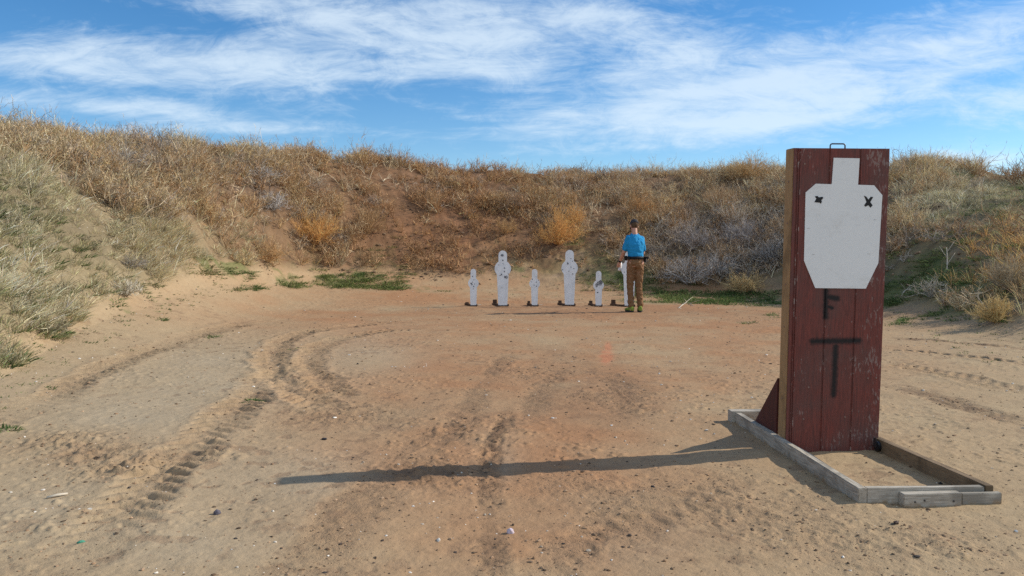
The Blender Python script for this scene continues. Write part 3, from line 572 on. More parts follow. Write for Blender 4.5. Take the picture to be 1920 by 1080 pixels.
# ------------------------------------------------------------------ clods and gravel on the floor
def lumps(name, n, size, cols, sel, label, cat, ymin=2.8, ymax=22):
    ico = bmesh.new(); bmesh.ops.create_icosphere(ico, subdivisions=1, radius=1); V0 = np.array([v.co[:] for v in ico.verts]); F0 = np.array([[v.index for v in f.verts] for f in ico.faces]); ico.free()
    X = rng.uniform(-20, 1940, n * 3); yy = np.exp(rng.uniform(math.log(ymin), math.log(ymax), n * 3)); x = (X - 960) / FPX * yy; w = sel(x, yy); k = rng.uniform(0, 1, len(x)) < w; x, y = x[k][:n], yy[k][:n]
    dh, mk_, _ = track_field(x, y); z = terrain(x, y) + dh; m = len(x); sz = size[0] * np.exp(rng.exponential(.42, m)); sz = np.minimum(sz, size[1]) * (0.72 + y / 11)
    V = V0[None] * (1 + rng.normal(0, .22, (m, len(V0), 1))) * (sz[:, None, None] * rng.uniform(.6, 1.25, (m, 1, 3)) * np.array([1.15, 1.15, .62])); th = rng.uniform(0, 6.28, m)
    c, s_ = np.cos(th)[:, None], np.sin(th)[:, None]; V = np.stack([V[..., 0] * c - V[..., 1] * s_, V[..., 0] * s_ + V[..., 1] * c, V[..., 2]], -1) + np.stack([x, y, z + sz * .12], 1)[:, None]
    F = (F0[None] + np.arange(m)[:, None, None] * len(V0)).reshape(-1, 3); me = bpy.data.meshes.new(name); me.from_pydata(V.reshape(-1, 3).tolist(), [], F.tolist())
    cc = np.array(cols)[rng.integers(0, len(cols), m)] * rng.uniform(.75, 1.25, (m, 1)); at = me.color_attributes.new('tint', 'FLOAT_COLOR', 'POINT')
    at.data.foreach_set('color', np.hstack([np.repeat(cc, len(V0), 0), np.ones((m * len(V0), 1))]).astype(np.float32).ravel())
    M = Mat(name + ' surface', .9, spec=.2); a = M.N('ShaderNodeAttribute'); a.attribute_name = 'tint'; M.color(a.outputs['Color']); M.bump(M.noise(180), .5, .004)
    tag(link(name, me, M.m), label, cat, kind='stuff')
def sel_slope(x, y):
    h, s_, _, _, _ = macro(x, y); X, Y = project(x, y, h); zn = zone(X, Y); return np.clip((s_ > -.12) * (.12 + .75 * np.isin(zn, [ord('S'), ord('b')]) + .3 * (zn == ord('n'))) * (s_ < 1), 0, 1) * (.35 + np.clip(fbm(x, y, 1.1, 3, 303), 0, 1) * 1.6)
def sel_clod(x, y):
    dh, m_, r_ = track_field(x, y); return np.clip(.14 + .7 * m_ * (m_ < .95) + .6 * r_ + .32 * np.clip(fbm(x, y, .9, 3, 301), 0, 1), 0, 1) * (np.hypot(x, y) > 2.8)
lumps('soil_clods', 12500, (.0022, .0088), [(.20, .125, .075), (.30, .19, .115), (.36, .24, .15), (.13, .09, .06)], sel_clod, 'small brown soil clods scattered over the dirt floor', 'soil')
lumps('slope_clods', 6500, (.007, .022), [(.15, .095, .06), (.24, .15, .09), (.29, .19, .115)], sel_slope, 'dark soil clods and dead weed crowns on the bare slope of the berm', 'soil', 14, 30)
lumps('gravel', 1300, (.0028, .009), [(.62, .56, .48), (.07, .06, .055), (.45, .38, .30), (.08, .06, .05), (.7, .66, .6)], lambda x, y: np.clip(.25 + .8 * fbm(x, y, .7, 3, 302), .08, 1), 'fine pale and dark gravel and chips on the dirt floor', 'gravel')

def litter():
    def lump(name, X, Y, s, col, lab, cat, seed, group=None):
        p = px2ground(X, Y); z = float((terrain(np.array([p[0]]), np.array([p[1]])) + track_field(np.array([p[0]]), np.array([p[1]]))[0])[0]); bm = bmesh.new(); bmesh.ops.create_icosphere(bm, subdivisions=3, radius=1)
        for v in bm.verts:
            k = 1 + .35 * mnoise.noise(v.co * 1.6 + Vector((seed, 0, 0))) + .18 * mnoise.noise(v.co * 4 + Vector((seed, 5, 0))); v.co = Vector((v.co.x * s[0], v.co.y * s[1], v.co.z * s[2])) * k
        M = Mat(name + ' %d' % seed, .7); M.color(M.mix(M.noise(90), col, tuple(c * .6 for c in col))); M.bump(M.noise(220), .5, .003)
        tag(obj(name, bm, M.m, None, True, loc=(p[0], p[1], z + s[2] * .45), rot=(0, 0, seed)), lab, cat, group)
    lump('stone', 407, 963, (.016, .013, .014), (.12, .11, .14), 'bluish dark stone at lower left of the dirt floor', 'stone', 1, 'stones on the dirt floor')
    lump('stone', 1224, 911, (.013, .009, .006), (.03, .026, .028), 'small black chip on dirt left of the stand base', 'stone', 2, 'stones on the dirt floor')
    lump('stone', 608, 824, (.020, .012, .008), (.035, .03, .035), 'black lump on pale dirt above the tip of the long shadow', 'stone', 3, 'stones on the dirt floor')
    lump('stone', 1680, 985, (.013, .011, .008), (.10, .06, .045), 'brown stone on dirt in front of the stand base', 'stone', 4, 'stones on the dirt floor')
    lump('stone', 1763, 907, (.010, .010, .006), (.04, .035, .03), 'tiny dark pebble inside the stand base frame', 'stone', 5, 'stones on the dirt floor')
    lump('crumpled_paper', 957, 995, (.016, .013, .014), (.72, .60, .66), 'crumpled pinkish white paper beside the dark rut', 'paper', 6)
    lump('plastic_scrap', 152, 1019, (.014, .008, .007), (.08, .33, .22), 'small green plastic scrap at the bottom left', 'litter', 7)
    p0 = px2ground(88, 936); p1 = px2ground(127, 929); z = hz(*p0) + .006; bm = bmesh.new(); mid = ((p0[0] + p1[0]) / 2, (p0[1] + p1[1]) / 2)
    tube(bm, [(p0[0] - mid[0], p0[1] - mid[1], 0), (0, .003, .003), (p1[0] - mid[0], p1[1] - mid[1], .002)], [.006, .007, .005], 6)
    tag(obj('stick', bm, MSTICK, None, True, loc=(mid[0], mid[1], z)), 'short pale stick lying on dirt at lower left', 'stick')
litter()

# ------------------------------------------------------------------ the wooden stand on its base frame
ROT = R(3.0); S0 = Vector((1.63, 3.83, 0)); STZ = hz(1.9, 4.7) - .013
def wood(name, c1, c2, axis=2, bump=.5):
    M = Mat(name, .82, spec=.2); sc = [9, 9, 9]; sc[axis] = .7; g = M.noise(7, 6, .65, tuple(sc), 1.6); g2 = M.noise(30, 4, .6, tuple(sc)); st = M.noise(3, 4, .6, dist=.5)
    c = M.mix(M.ramp(g, .35, .68), c1, c2); c = M.mix(M.math('MULTIPLY', M.ramp(st, .50, .62), .7), c, tuple(k * .42 for k in c1)); sz = M.N('ShaderNodeSeparateXYZ'); M.L(M.tc.outputs['Object'], sz.inputs[0]); dirt = M.ramp(M.math('MULTIPLY_ADD', M.noise(13, 4, .7), .09, M.math('MULTIPLY', sz.outputs[2], -1)), .012, .045) if axis != 2 else 0.0; c = M.mix(dirt, c, (.30, .205, .12)); M.color(c); M.bump(M.math('ADD', g, M.math('MULTIPLY', g2, .6)), bump, .004); return M.m
GREYW_Y = wood('weathered grey lumber along depth', (.50, .445, .365), (.28, .24, .19), 1); GREYW_X = wood('weathered grey lumber along width', (.52, .47, .395), (.30, .26, .21), 0)
TANW_Y = wood('brown weathered lumber', (.27, .19, .115), (.17, .115, .07), 1); YELW = wood('yellow pine stud', (.42, .26, .125), (.30, .185, .09), 2, .3)
DARKM = Mat('black rubber', .45, (.012, .012, .014), .5).m; STEELM = Mat('dark steel', .4, (.10, .10, .11), .5, .8).m
def stand():
    t = thing('target_stand', 'tall dark red wooden panel standing on a grey lumber base frame', 'target stand', (S0.x, S0.y, STZ), ROT)
    Wm = .655; V = 1.0; LEAN = R(2.0); T0, T1 = .040, .597; H = 1.79
    # base frame
    def rail(name, mat, u0, u1, v0, v1, z0, z1, skew=0, bev=.003, lab=None, warp=0):
        bm = bmesh.new(); bx(bm, u0, u1, v0, v1, z0, z1); e = [q for q in bm.edges if abs((q.verts[0].co - q.verts[1].co).y) > .5 * (v1 - v0) or abs((q.verts[0].co - q.verts[1].co).x) > .5 * (u1 - u0)]
        bmesh.ops.subdivide_edges(bm, edges=e, cuts=14); bmesh.ops.bevel(bm, geom=[q for q in bm.edges if q.calc_face_angle(0) > .5], offset=bev, segments=2, affect='EDGES')
        for v in bm.verts:
            s = (v.co.y - v0); v.co.x += skew * s; n = mnoise.noise(Vector((u0 * 7, v.co.y * 2.3, v.co.x * 2.1))); v.co.z += n * .004; v.co.x += warp * n
        o = obj(name, bm, mat, t)
        if lab: o['label'] = lab
        return o
    rail('side_rail', GREYW_Y, -.004, .038, 0, 1.79, .0, .090, warp=.005); rail('side_rail', TANW_Y, .612, .652, .0, 1.79, .0, .092, skew=-.033, lab='right rail, brown on its inner side')
    rail('front_board', GREYW_X, .0395, .6105, .004, .042, .004, .087); rail('front_block', GREYW_X, .192, .470, -.046, .0025, -.010, .074, lab='short lumber block screwed to the front board')
    rail('front_board_end', GREYW_X, .480, .672, -.030, -.0015, .002, .066, lab='dark split end piece of the front board', warp=.004)
    rail('rear_board', GREYW_X, -.030, .62, 1.792, 1.880, .012, .098)
    # screws in the block
    for u, z in ((.245, .035), (.29, .042), (.43, .036)):
        bm = bmesh.new(); bmesh.ops.create_cone(bm, cap_ends=True, segments=10, radius1=.005, radius2=.004, depth=.004, matrix=Matrix.Translation((u, -.0475, z)) @ Matrix.Rotation(R(90), 4, 'X'))
        obj('screw', bm, STEELM, t)
    # leaning upright assembly
    up = bpy.data.objects.new('upright_frame', None)
    Lm = Matrix.Translation((0, V, 0)) @ Matrix.Rotation(LEAN, 4, 'X')      # top comes towards the camera
    def lean(o): o.matrix_local = Lm; return o
    bpy.data.objects.remove(up)
    # grooved siding sheet, 15 mm thick, built as a height profile across u
    gr = [(T0 + .017, .007), (T0 + .030, .004), (T0 + .205, .008), (T0 + .385, .008)]
    us = [T0]
    for g, w in gr: us += [g - w / 2 - .002, g - w / 2, g + w / 2, g + w / 2 + .002]
    us += [T1]; us = sorted(us); prof = []
    for u in us:
        dd = 0
        for g, w in gr:
            if abs(u - g) <= w / 2 + 1e-6: dd = .006
        prof.append((u, dd))
    bm = bmesh.new(); zs = np.linspace(.012, H, 40); grid = []
    for z in zs: grid.append([bm.verts.new((u + (.0015 * mnoise.noise(Vector((u * 3, 0, z * 9))) if k in (0, len(prof) - 1) else 0), dd, z)) for k, (u, dd) in enumerate(prof)])
    back = [[bm.verts.new((T0, .015, z)), bm.verts.new((T1, .015, z))] for z in zs]
    for i in range(len(zs) - 1):
        for k in range(len(prof) - 1): bm.faces.new((grid[i][k], grid[i][k + 1], grid[i + 1][k + 1], grid[i + 1][k]))
        bm.faces.new((back[i][0], grid[i][0], grid[i + 1][0], back[i + 1][0])); bm.faces.new((grid[i][-1], back[i][1], back[i + 1][1], grid[i + 1][-1])); bm.faces.new((back[i][1], back[i][0], back[i + 1][0], back[i + 1][1]))
    bm.faces.new(grid[0][::-1] + [back[0][0], back[0][1]]); bm.faces.new(grid[-1] + [back[-1][1], back[-1][0]])
    panel = lean(obj('panel', bm, panel_mat(), t))
    # studs along both sides and across
    def stud(name, u0, u1, v0, v1, z0, z1, mat=YELW):
        bm = bmesh.new(); bx(bm, u0, u1, v0, v1, z0, z1, .003); return lean(obj(name, bm, mat, t))
    stud('side_stud', T0 - .003, T0 + .035, .0165, .128, .085, H + .002); stud('side_stud', T1 - .038, T1 - .002, .0165, .128, .0, H - .004)
    stud('cross_stud', T0 + .0365, T1 - .0395, .0165, .13, H - .045, H - .004); stud('cross_stud', T0 + .0365, T1 - .0395, .0165, .13, .85, .888)
    NM = Mat('rusty nail', .7, (.26, .17, .14)).m
    for u, v, z, ax in [(T0 - .0045, .07, z, 'Y') for z in (.32, .75, 1.0, 1.36, 1.6)] + [(u, -.0012, z, 'X') for u, z in ((.52, .45), (.57, .452), (.52, .13), (.53, .10), (.14, .21), (.39, .22), (.165, .40), (.10, 1.70), (.53, 1.70))]:
        bm = bmesh.new(); bmesh.ops.create_cone(bm, cap_ends=True, segments=10, radius1=.0055, radius2=.004, depth=.003, matrix=Matrix.Translation((u, v, z)) @ Matrix.Rotation(R(90), 4, ax)); lean(obj('nail', bm, NM, t))
    # red triangular brace behind the left stud, and its twin
    for u in (T0 - .002, T1 - .014):
        bm = bmesh.new(); v0, v1 = V + .155, V + .53; a = [(v0, .084), (v1, .084), (v0 - .012, .43)]
        A_ = [bm.verts.new((u, p[0], p[1])) for p in a]; B_ = [bm.verts.new((u + .015, p[0], p[1])) for p in a]
        bm.faces.new(A_); bm.faces.new(B_[::-1])
        for i in range(3): bm.faces.new((A_[i], B_[i], B_[(i + 1) % 3], A_[(i + 1) % 3]))
        obj('brace', bm, BRACE, t)
    # carrying handle
    bm = bmesh.new(); uc = .312; w = .044; pts = [(uc - w, .05, H - .01), (uc - w, .05, H + .018)] + [(uc - w + .012 - .012 * math.cos(a), .05, H + .018 + .012 * math.sin(a)) for a in (.4, .8, 1.2, 1.57)] + [(uc + w - .012 + .012 * math.sin(a), .05, H + .018 + .012 * math.cos(a)) for a in (0, .4, .8, 1.2)] + [(uc + w, .05, H + .018), (uc + w, .05, H - .01)]
    tube(bm, pts, .0042, 8); lean(obj('handle', bm, STEELM, t, True))
    # black wheel between the panel and right rail
    bm = bmesh.new(); c = Vector((.575, V - .045, .052))
    for rad, wd in ((.030, .022), (.024, .026)): bmesh.ops.create_cone(bm, cap_ends=True, segments=22, radius1=rad, radius2=rad, depth=wd, matrix=Matrix.Translation(c) @ Matrix.Rotation(R(90), 4, 'Y'))
    wl = obj('wheel', bm, DARKM, t); bm = bmesh.new(); bmesh.ops.create_cone(bm, cap_ends=True, segments=14, radius1=.010, radius2=.008, depth=.034, matrix=Matrix.Translation(c) @ Matrix.Rotation(R(90), 4, 'Y'))
    bx(bm, .5575, .5605, V - .055, V - .02, .045, .10); obj('hub', bm, STEELM, wl)
    # ---- the cardboard target hung on the panel
    PM = Matrix.Translation((S0.x, S0.y, STZ)) @ Matrix.Rotation(ROT, 4, 'Z') @ Lm; inv = PM.inverted(); o_ = inv @ Vector((0, 0, CAMH)); 
    def on_panel(X, Y):
        d = inv.to_3x3() @ ray(X, Y); k = -o_.y / d.y; q = o_ + d * k; return (q.x, q.z)
    out = [(1562.5, 296), (1611, 297), (1608, 346.5), (1638, 347.5), (1653.5, 366), (1646, 493), (1622.5, 541), (1528, 540), (1507, 489), (1510, 361), (1529, 344.5), (1559, 345.5)]
    P = [on_panel(*q) for q in out]; c0 = (sum(p[0] for p in P) / 12, sum(p[1] for p in P) / 12); P = [(p[0] - c0[0], p[1] - c0[1]) for p in P]
    bm = bmesh.new(); prism(bm, P, -.0045, .0); bmesh.ops.bevel(bm, geom=[e for e in bm.edges if e.calc_face_angle(0) > 1.2 and abs(e.verts[0].co.y - e.verts[1].co.y) < 1e-5], offset=.0008, segments=1, affect='EDGES')
    Mc = Mat('white cardboard', .7, spec=.25); f = Mc.noise(3, 5, .6, (1, 1, 3)); f2 = Mc.noise(26, 4, .7, (2.5, 1, .5)); c = Mc.mix(f, (.86, .86, .84), (.78, .78, .77)); f4 = Mc.noise(5, 5, .7, (1, 1, 2.4), .8); c = Mc.mix(Mc.math('MULTIPLY', Mc.ramp(f4, .5, .75), .45), c, (.62, .60, .56)); c = Mc.mix(Mc.math('MULTIPLY', Mc.ramp(f2, .56, .72), .12), c, (.5, .49, .47)); Mc.color(c); Mc.bump(f2, .2, .002)
    tg = obj('cardboard_target', bm, Mc.m); tg.matrix_world = PM @ Matrix.Translation((c0[0], -.0016, c0[1])); tag(tg, 'white torso shaped cardboard target hung on the dark red panel', 'target')
    def rel(X, Y): p = on_panel(X, Y); return (p[0] - c0[0], p[1] - c0[1])
    BT = Mat('black tape', .6, (.012, .012, .013), .4).m
    for poly in ([[(1526, 379), (1531, 370.5), (1541, 369), (1543, 371), (1537, 377.5), (1534, 380)], [(1527, 368), (1532, 367.5), (1540, 377), (1538.5, 382), (1533, 378)]],
                 [[(1619, 367), (1623.5, 369), (1635, 385), (1631, 389.5), (1625, 382)], [(1636, 369.5), (1631.5, 369), (1619.5, 384.5), (1621, 387.5), (1627, 385)]]):
        bm = bmesh.new()
        for i, q in enumerate(poly): prism(bm, [rel(*k) for k in q], -.0062 - i * .0005, -.0046)
        obj('tape_cross', bm, BT, tg)
    SM = Mat('dull staple', .5, (.42, .41, .39), .5).m
    for (X, Y) in ((1524, 477), (1628, 476), (1515, 428), (1640, 412)):
        p = rel(X, Y); bm = bmesh.new(); bx(bm, p[0] - .008, p[0] + .008, -.0052, -.0046, p[1] - .0012, p[1] + .0012); obj('staple', bm, SM, tg)
def panel_mat():
    # spray-painted strokes: u, z in panel metres
    PMx = Matrix.Translation((S0.x, S0.y, STZ)) @ Matrix.Rotation(ROT, 4, 'Z') @ Matrix.Translation((0, 1.0, 0)) @ Matrix.Rotation(R(2.0), 4, 'X'); inv = PMx.inverted(); o_ = inv @ Vector((0, 0, CAMH))
    def on(X, Y):
        d = inv.to_3x3() @ ray(X, Y); k = -o_.y / d.y; q = o_ + d * k; return (q.x, q.z)
    M = Mat('weathered red paint', .62, spec=.3); s = M.N('ShaderNodeSeparateXYZ'); M.L(M.tc.outputs['Object'], s.inputs[0]); U, Zc = s.outputs[0], s.outputs[2]
    wob = M.noise(55, 3, .6); wob = M.math('MULTIPLY_ADD', wob, .020, -.010)
    strokes = [((1549, 545), (1548, 594), .024), ((1553, 557), (1570, 560), .024), ((1552, 575), (1560, 577), .016), ((1523, 640), (1610, 639), .026), ((1567, 650), (1563, 740), .026)]
    tot = None
    for a, b, w in strokes:
        a, b = on(*a), on(*b); du, dz = b[0] - a[0], b[1] - a[1]; L2 = du * du + dz * dz
        x = M.math('SUBTRACT', U, a[0]); z = M.math('SUBTRACT', Zc, a[1]); t = M.math('MULTIPLY', M.math('MULTIPLY_ADD', z, dz, M.math('MULTIPLY', x, du)), 1 / L2, clamp=True)
        ex = M.math('SUBTRACT', x, M.math('MULTIPLY', t, du)); ez = M.math('SUBTRACT', z, M.math('MULTIPLY', t, dz)); d = M.math('SQRT', M.math('ADD', M.math('MULTIPLY', ex, ex), M.math('MULTIPLY', ez, ez)))
        n = M.N('ShaderNodeMapRange'); n.interpolation_type = 'SMOOTHSTEP'; M.L(M.math('ADD', d, wob), n.inputs[0]); n.inputs[1].default_value = w * .15; n.inputs[2].default_value = w * 1.2; n.inputs[3].default_value = .94; n.inputs[4].default_value = 0
        tot = n.outputs[0] if tot is None else M.math('MAXIMUM', tot, n.outputs[0])
    g = M.noise(9, 6, .65, (16, 16, .9), 1.2); big = M.noise(2.2, 4, .6); chip = M.noise(55, 4, .72, (1.3, 1, .40), .3); scr = M.noise(5, 3, .6)
    c = M.mix(M.ramp(g, .3, .7), (.235, .060, .045), (.105, .038, .032)); c = M.mix(M.ramp(big, .4, .7), c, M.mix(.7, c, (.115, .070, .060)))
    # wear grows towards the right edge and in patches
    wear = M.math('MULTIPLY_ADD', M.ramp(U, .38, .60), .085, M.math('MULTIPLY', M.ramp(scr, .45, .70), .14)); wear = M.math('ADD', wear, M.math('MULTIPLY', M.ramp(Zc, .5, .05), M.math('MULTIPLY', M.ramp(U, .35, .5), .05)))
    lo = M.math('SUBTRACT', .672, wear); f = M.math('MULTIPLY', M.math('SUBTRACT', chip, lo), 14, clamp=True); c = M.mix(M.math('MULTIPLY', f, .55), c, (.34, .27, .24))
    # pale streak along groove edges
    for gx in (.057, .070, .245, .425):
        dd = M.math('ABSOLUTE', M.math('SUBTRACT', U, gx + .006)); ln = M.math('MULTIPLY', M.math('LESS_THAN', dd, .0022), M.ramp(M.noise(14, 4, .6, (1, 1, 1.0), loc=(gx, 0, 0)), .56, .66)); c = M.mix(M.math('MULTIPLY', ln, .75), c, (.42, .36, .32))
    c = M.mix(tot, c, (.010, .013, .014)); M.color(c); M.bump(M.math('ADD', g, M.math('MULTIPLY', chip, .5)), .55, .005); return M.m
Mb = Mat('brace red paint', .7); Mb.color(Mb.mix(Mb.ramp(Mb.noise(8, 5, .6, (1, 9, 1)), .35, .7), (.095, .024, .020), (.055, .018, .016))); BRACE = Mb.m
stand()

# ------------------------------------------------------------------ knock-down steel targets
Mp = Mat('white target paint', .55, spec=.3); f = Mp.noise(9, 5, .6, (1, 1, .6)); f2 = Mp.noise(60, 3, .6); c = Mp.mix(Mp.ramp(f, .40, .72), (.84, .86, .88), (.68, .71, .74)); c = Mp.mix(Mp.math('MULTIPLY', Mp.ramp(f2, .62, .72), .5), c, (.40, .41, .43)); Mp.color(c)
MSPOT = Mat('bullet splash grey', .5, (.15, .155, .18), .4, .3).m; MSMEAR = Mat('scraped steel', .5, (.33, .34, .36), .4, .3).m; RUST = Mat('rusty base steel', .8, spec=.2); RUST.color(RUST.mix(RUST.noise(30), (.06, .04, .03), (.13, .075, .05))); RUST = RUST.m
def steel_target(X, Y, Htop, tall, spots, lab, smear=None, ax=.06):
    """X centre px, Y base px, Htop top px"""
    d = FPX * (CAMH - .03) / (Y - 465) ; d = 16.9; x = (X - 960) / FPX * d; z0 = hz(x, d); k = d / FPX
    H = (Y - Htop) * k; t = thing('steel_target', lab, 'steel target', (x, d, z0 - .01), R(2 + (X * 7.3) % 9 - 4.5), 'steel popper targets in a row')
    hw, dr, dz, w0, w1 = (8, 15.3, 34, 11, 8.6) if tall else (5.2, 10.0, 27, 6.6, 5.6)      # px: head half width, disc radius, disc centre below top, post half widths
    hw, dr, dz, w0, w1 = [q * k for q in (hw, dr, dz, w0, w1)]; zc = H - dz
    P = []
    for a in np.linspace(0, math.pi, 13): P.append((hw * math.cos(a), H - hw + hw * math.sin(a)))
    a0 = math.acos(min(1, hw / dr)); a1 = -math.acos(min(1, w0 / dr))
    for a in np.linspace(a0, a1, 16): P.append((-dr * math.cos(a), zc + dr * math.sin(a)))
    P += [(-w1, .035), (-w1 * .55, .035), (-w1 * .5, .015), (w1 * .5, .015), (w1 * .55, .035), (w1, .035)]
    for a in np.linspace(a1, a0, 16): P.append((dr * math.cos(a), zc + dr * math.sin(a)))
    bm = bmesh.new(); prism(bm, P, -.006, .006)
    def splash(sx, sz, r, mi, yo):
        n = 11; c = Vector((sx, -.006 - yo, sz)); vs = [bm.verts.new(c + Vector((math.cos(q * 6.283 / n), 0, math.sin(q * 6.283 / n))) * r * random.uniform(.55, 1.25)) for q in range(n)]
        f_ = bm.faces.new(vs); f_.material_index = mi
    if smear:
        for (sx, sz, r) in smear: splash((sx - X) * k, (Y - sz) * k, r * k, 2, .0012)
    for (sx, sz, r) in spots:
        splash((sx - X) * k, (Y - sz) * k, r * k * 1.05, 1, .0024); 
    o = obj('steel_plate', bm, [Mp.m, MSPOT, MSMEAR], t)
    bm = bmesh.new(); bx(bm, -w1 * 1.25, w1 * 1.25, -.03, .05, 0, .022, .003); bx(bm, -w1 * 1.3, -w1 * 1.02, -.02, .03, .022, .06, .002); bx(bm, w1 * 1.02, w1 * 1.3, -.02, .03, .022, .06, .002)
    tube(bm, [(-w1 * 1.4, .0, .03), (w1 * 1.4, .0, .03)], .009, 8); obj('hinge', bm, RUST, t)
    bm = bmesh.new(); a, b = Vector((-w1 * .5, .05, .018)), Vector((-w1 - ax, .30, .018)); dr_ = (b - a).normalized(); n_ = Vector((-dr_.y, dr_.x, 0)) * .022
    vs = [bm.verts.new(p) for p in (a - n_, a + n_, b + n_, b - n_)]; g = bmesh.ops.extrude_face_region(bm, geom=[bm.faces.new(vs)]); bmesh.ops.translate(bm, vec=(0, 0, .03), verts=[q for q in g['geom'] if isinstance(q, bmesh.types.BMVert)])
    obj('base_arm', bm, RUST, t)
    bm = bmesh.new(); e = (.06 if tall else .042) * (.75 + (X * 1.37 % 1) * .5); bx(bm, b.x - e, b.x + e, b.y - .05, b.y + .07, 0, .055, .004); bx(bm, b.x - e * .7, b.x + e * .75, b.y - .0, b.y + .03, .055, .055 + (.07 if tall else .04) * (.4 + X * 2.71 % 1), .004); obj('stop_block', bm, RUST, t)
    bm = bmesh.new(); tube(bm, [(w1 * .8, .12, .03), (w1 * .8 + (.12 if not tall else .05), .14, .032)], .008, 6); obj('cross_rod', bm, MSTICK, t)
    return t
steel_target(887.5, 571, 499.5, False, [(886, 513.5, 1.1), (886, 524.5, 1.0), (883.5, 527, 1.8), (885, 529, 1.2), (889.5, 528, .9), (888, 532.5, 1.1), (887, 537, 1.0), (888.5, 520, .8)], 'small white steel target, leftmost of the row')
steel_target(942.7, 572, 466, True, [(941.5, 475, 1.9), (942.7, 484.5, 1.6), (943, 491, .9), (935, 493, .8), (946, 499, 1.5), (945.5, 505.5, 1.4), (940, 511, 1.5), (937.5, 513, 1.0), (953, 510, 1.1), (941, 536, .9), (947, 516, 1.9)], 'tall white steel target, left one of the tall pair', [(948.5, 516.5, 3.6), (941.5, 474.5, 3)])
steel_target(1002.5, 571, 500, False, [(997.8, 519, 1.3), (996, 524, .9), (1005.5, 524.5, 1.0), (1001.2, 530, 1.0), (1006.3, 532, 1.1), (1005, 514.5, .8), (1009.5, 521, .8)], 'small white steel target in middle, between the two tall ones')
steel_target(1068, 572, 466, True, [(1064.5, 491.5, 1.9), (1070.5, 482.5, 1.2), (1070.5, 498.5, 1.0), (1076, 501, 1.2), (1067, 505.5, 1.1), (1074, 511, 1.3), (1055, 503, 1.1), (1073, 487, .8)], 'tall white steel target, right one of the tall pair', None, .085)
steel_target(1122.5, 571, 503, False, [(1120, 524.5, .9), (1126, 521, 1.0), (1125.5, 527, .9), (1118, 532, 1.2), (1121, 543.5, 1.3), (1128, 529, .8)], 'small white steel target with grey scraped disc, left of the person', [(1123.5, 526, 5.8), (1119, 530, 3.5), (1127, 524, 4.2)])
steel_target(1180, 574, 468, True, [(1170.5, 508, 1.1)], 'tall white steel target mostly hidden behind the person', None, .20)

# ------------------------------------------------------------------ the person, seen from behind
def remesh(o, vox, smooth_it=4):
    m = o.modifiers.new('join', 'REMESH'); m.mode = 'VOXEL'; m.voxel_size = vox; m.use_smooth_shade = True
    s = o.modifiers.new('soften', 'SMOOTH'); s.iterations = smooth_it; s.factor = .5; return o
def wrinkle(o, strength, size):
    tx = bpy.data.textures.new(o.name + ' folds', 'CLOUDS'); tx.noise_scale = size; tx.noise_depth = 2; tx.noise_type = 'HARD_NOISE'
    m = o.modifiers.new('folds', 'DISPLACE'); m.texture = tx; m.texture_coords = 'LOCAL'; m.strength = strength; m.mid_level = .45; return o
def limb(bm, pts, rad):
    """tapered limb with round ends; rad = (rx, ry) or r per joint"""
    P = [Vector(p) for p in pts]; rings = []
    for i in range(len(P) - 1):
        for t in (0, .25, .5, .75):
            rings.append((P[i].lerp(P[i + 1], t), rad[i] + (rad[i + 1] - rad[i]) * t))
    rings.append((P[-1], rad[-1])); tube(bm, [r[0] for r in rings], [r[1] for r in rings], 14)
    for p, r in zip(P, rad): bmesh.ops.create_uvsphere(bm, u_segments=14, v_segments=10, radius=r, matrix=Matrix.Translation(p))
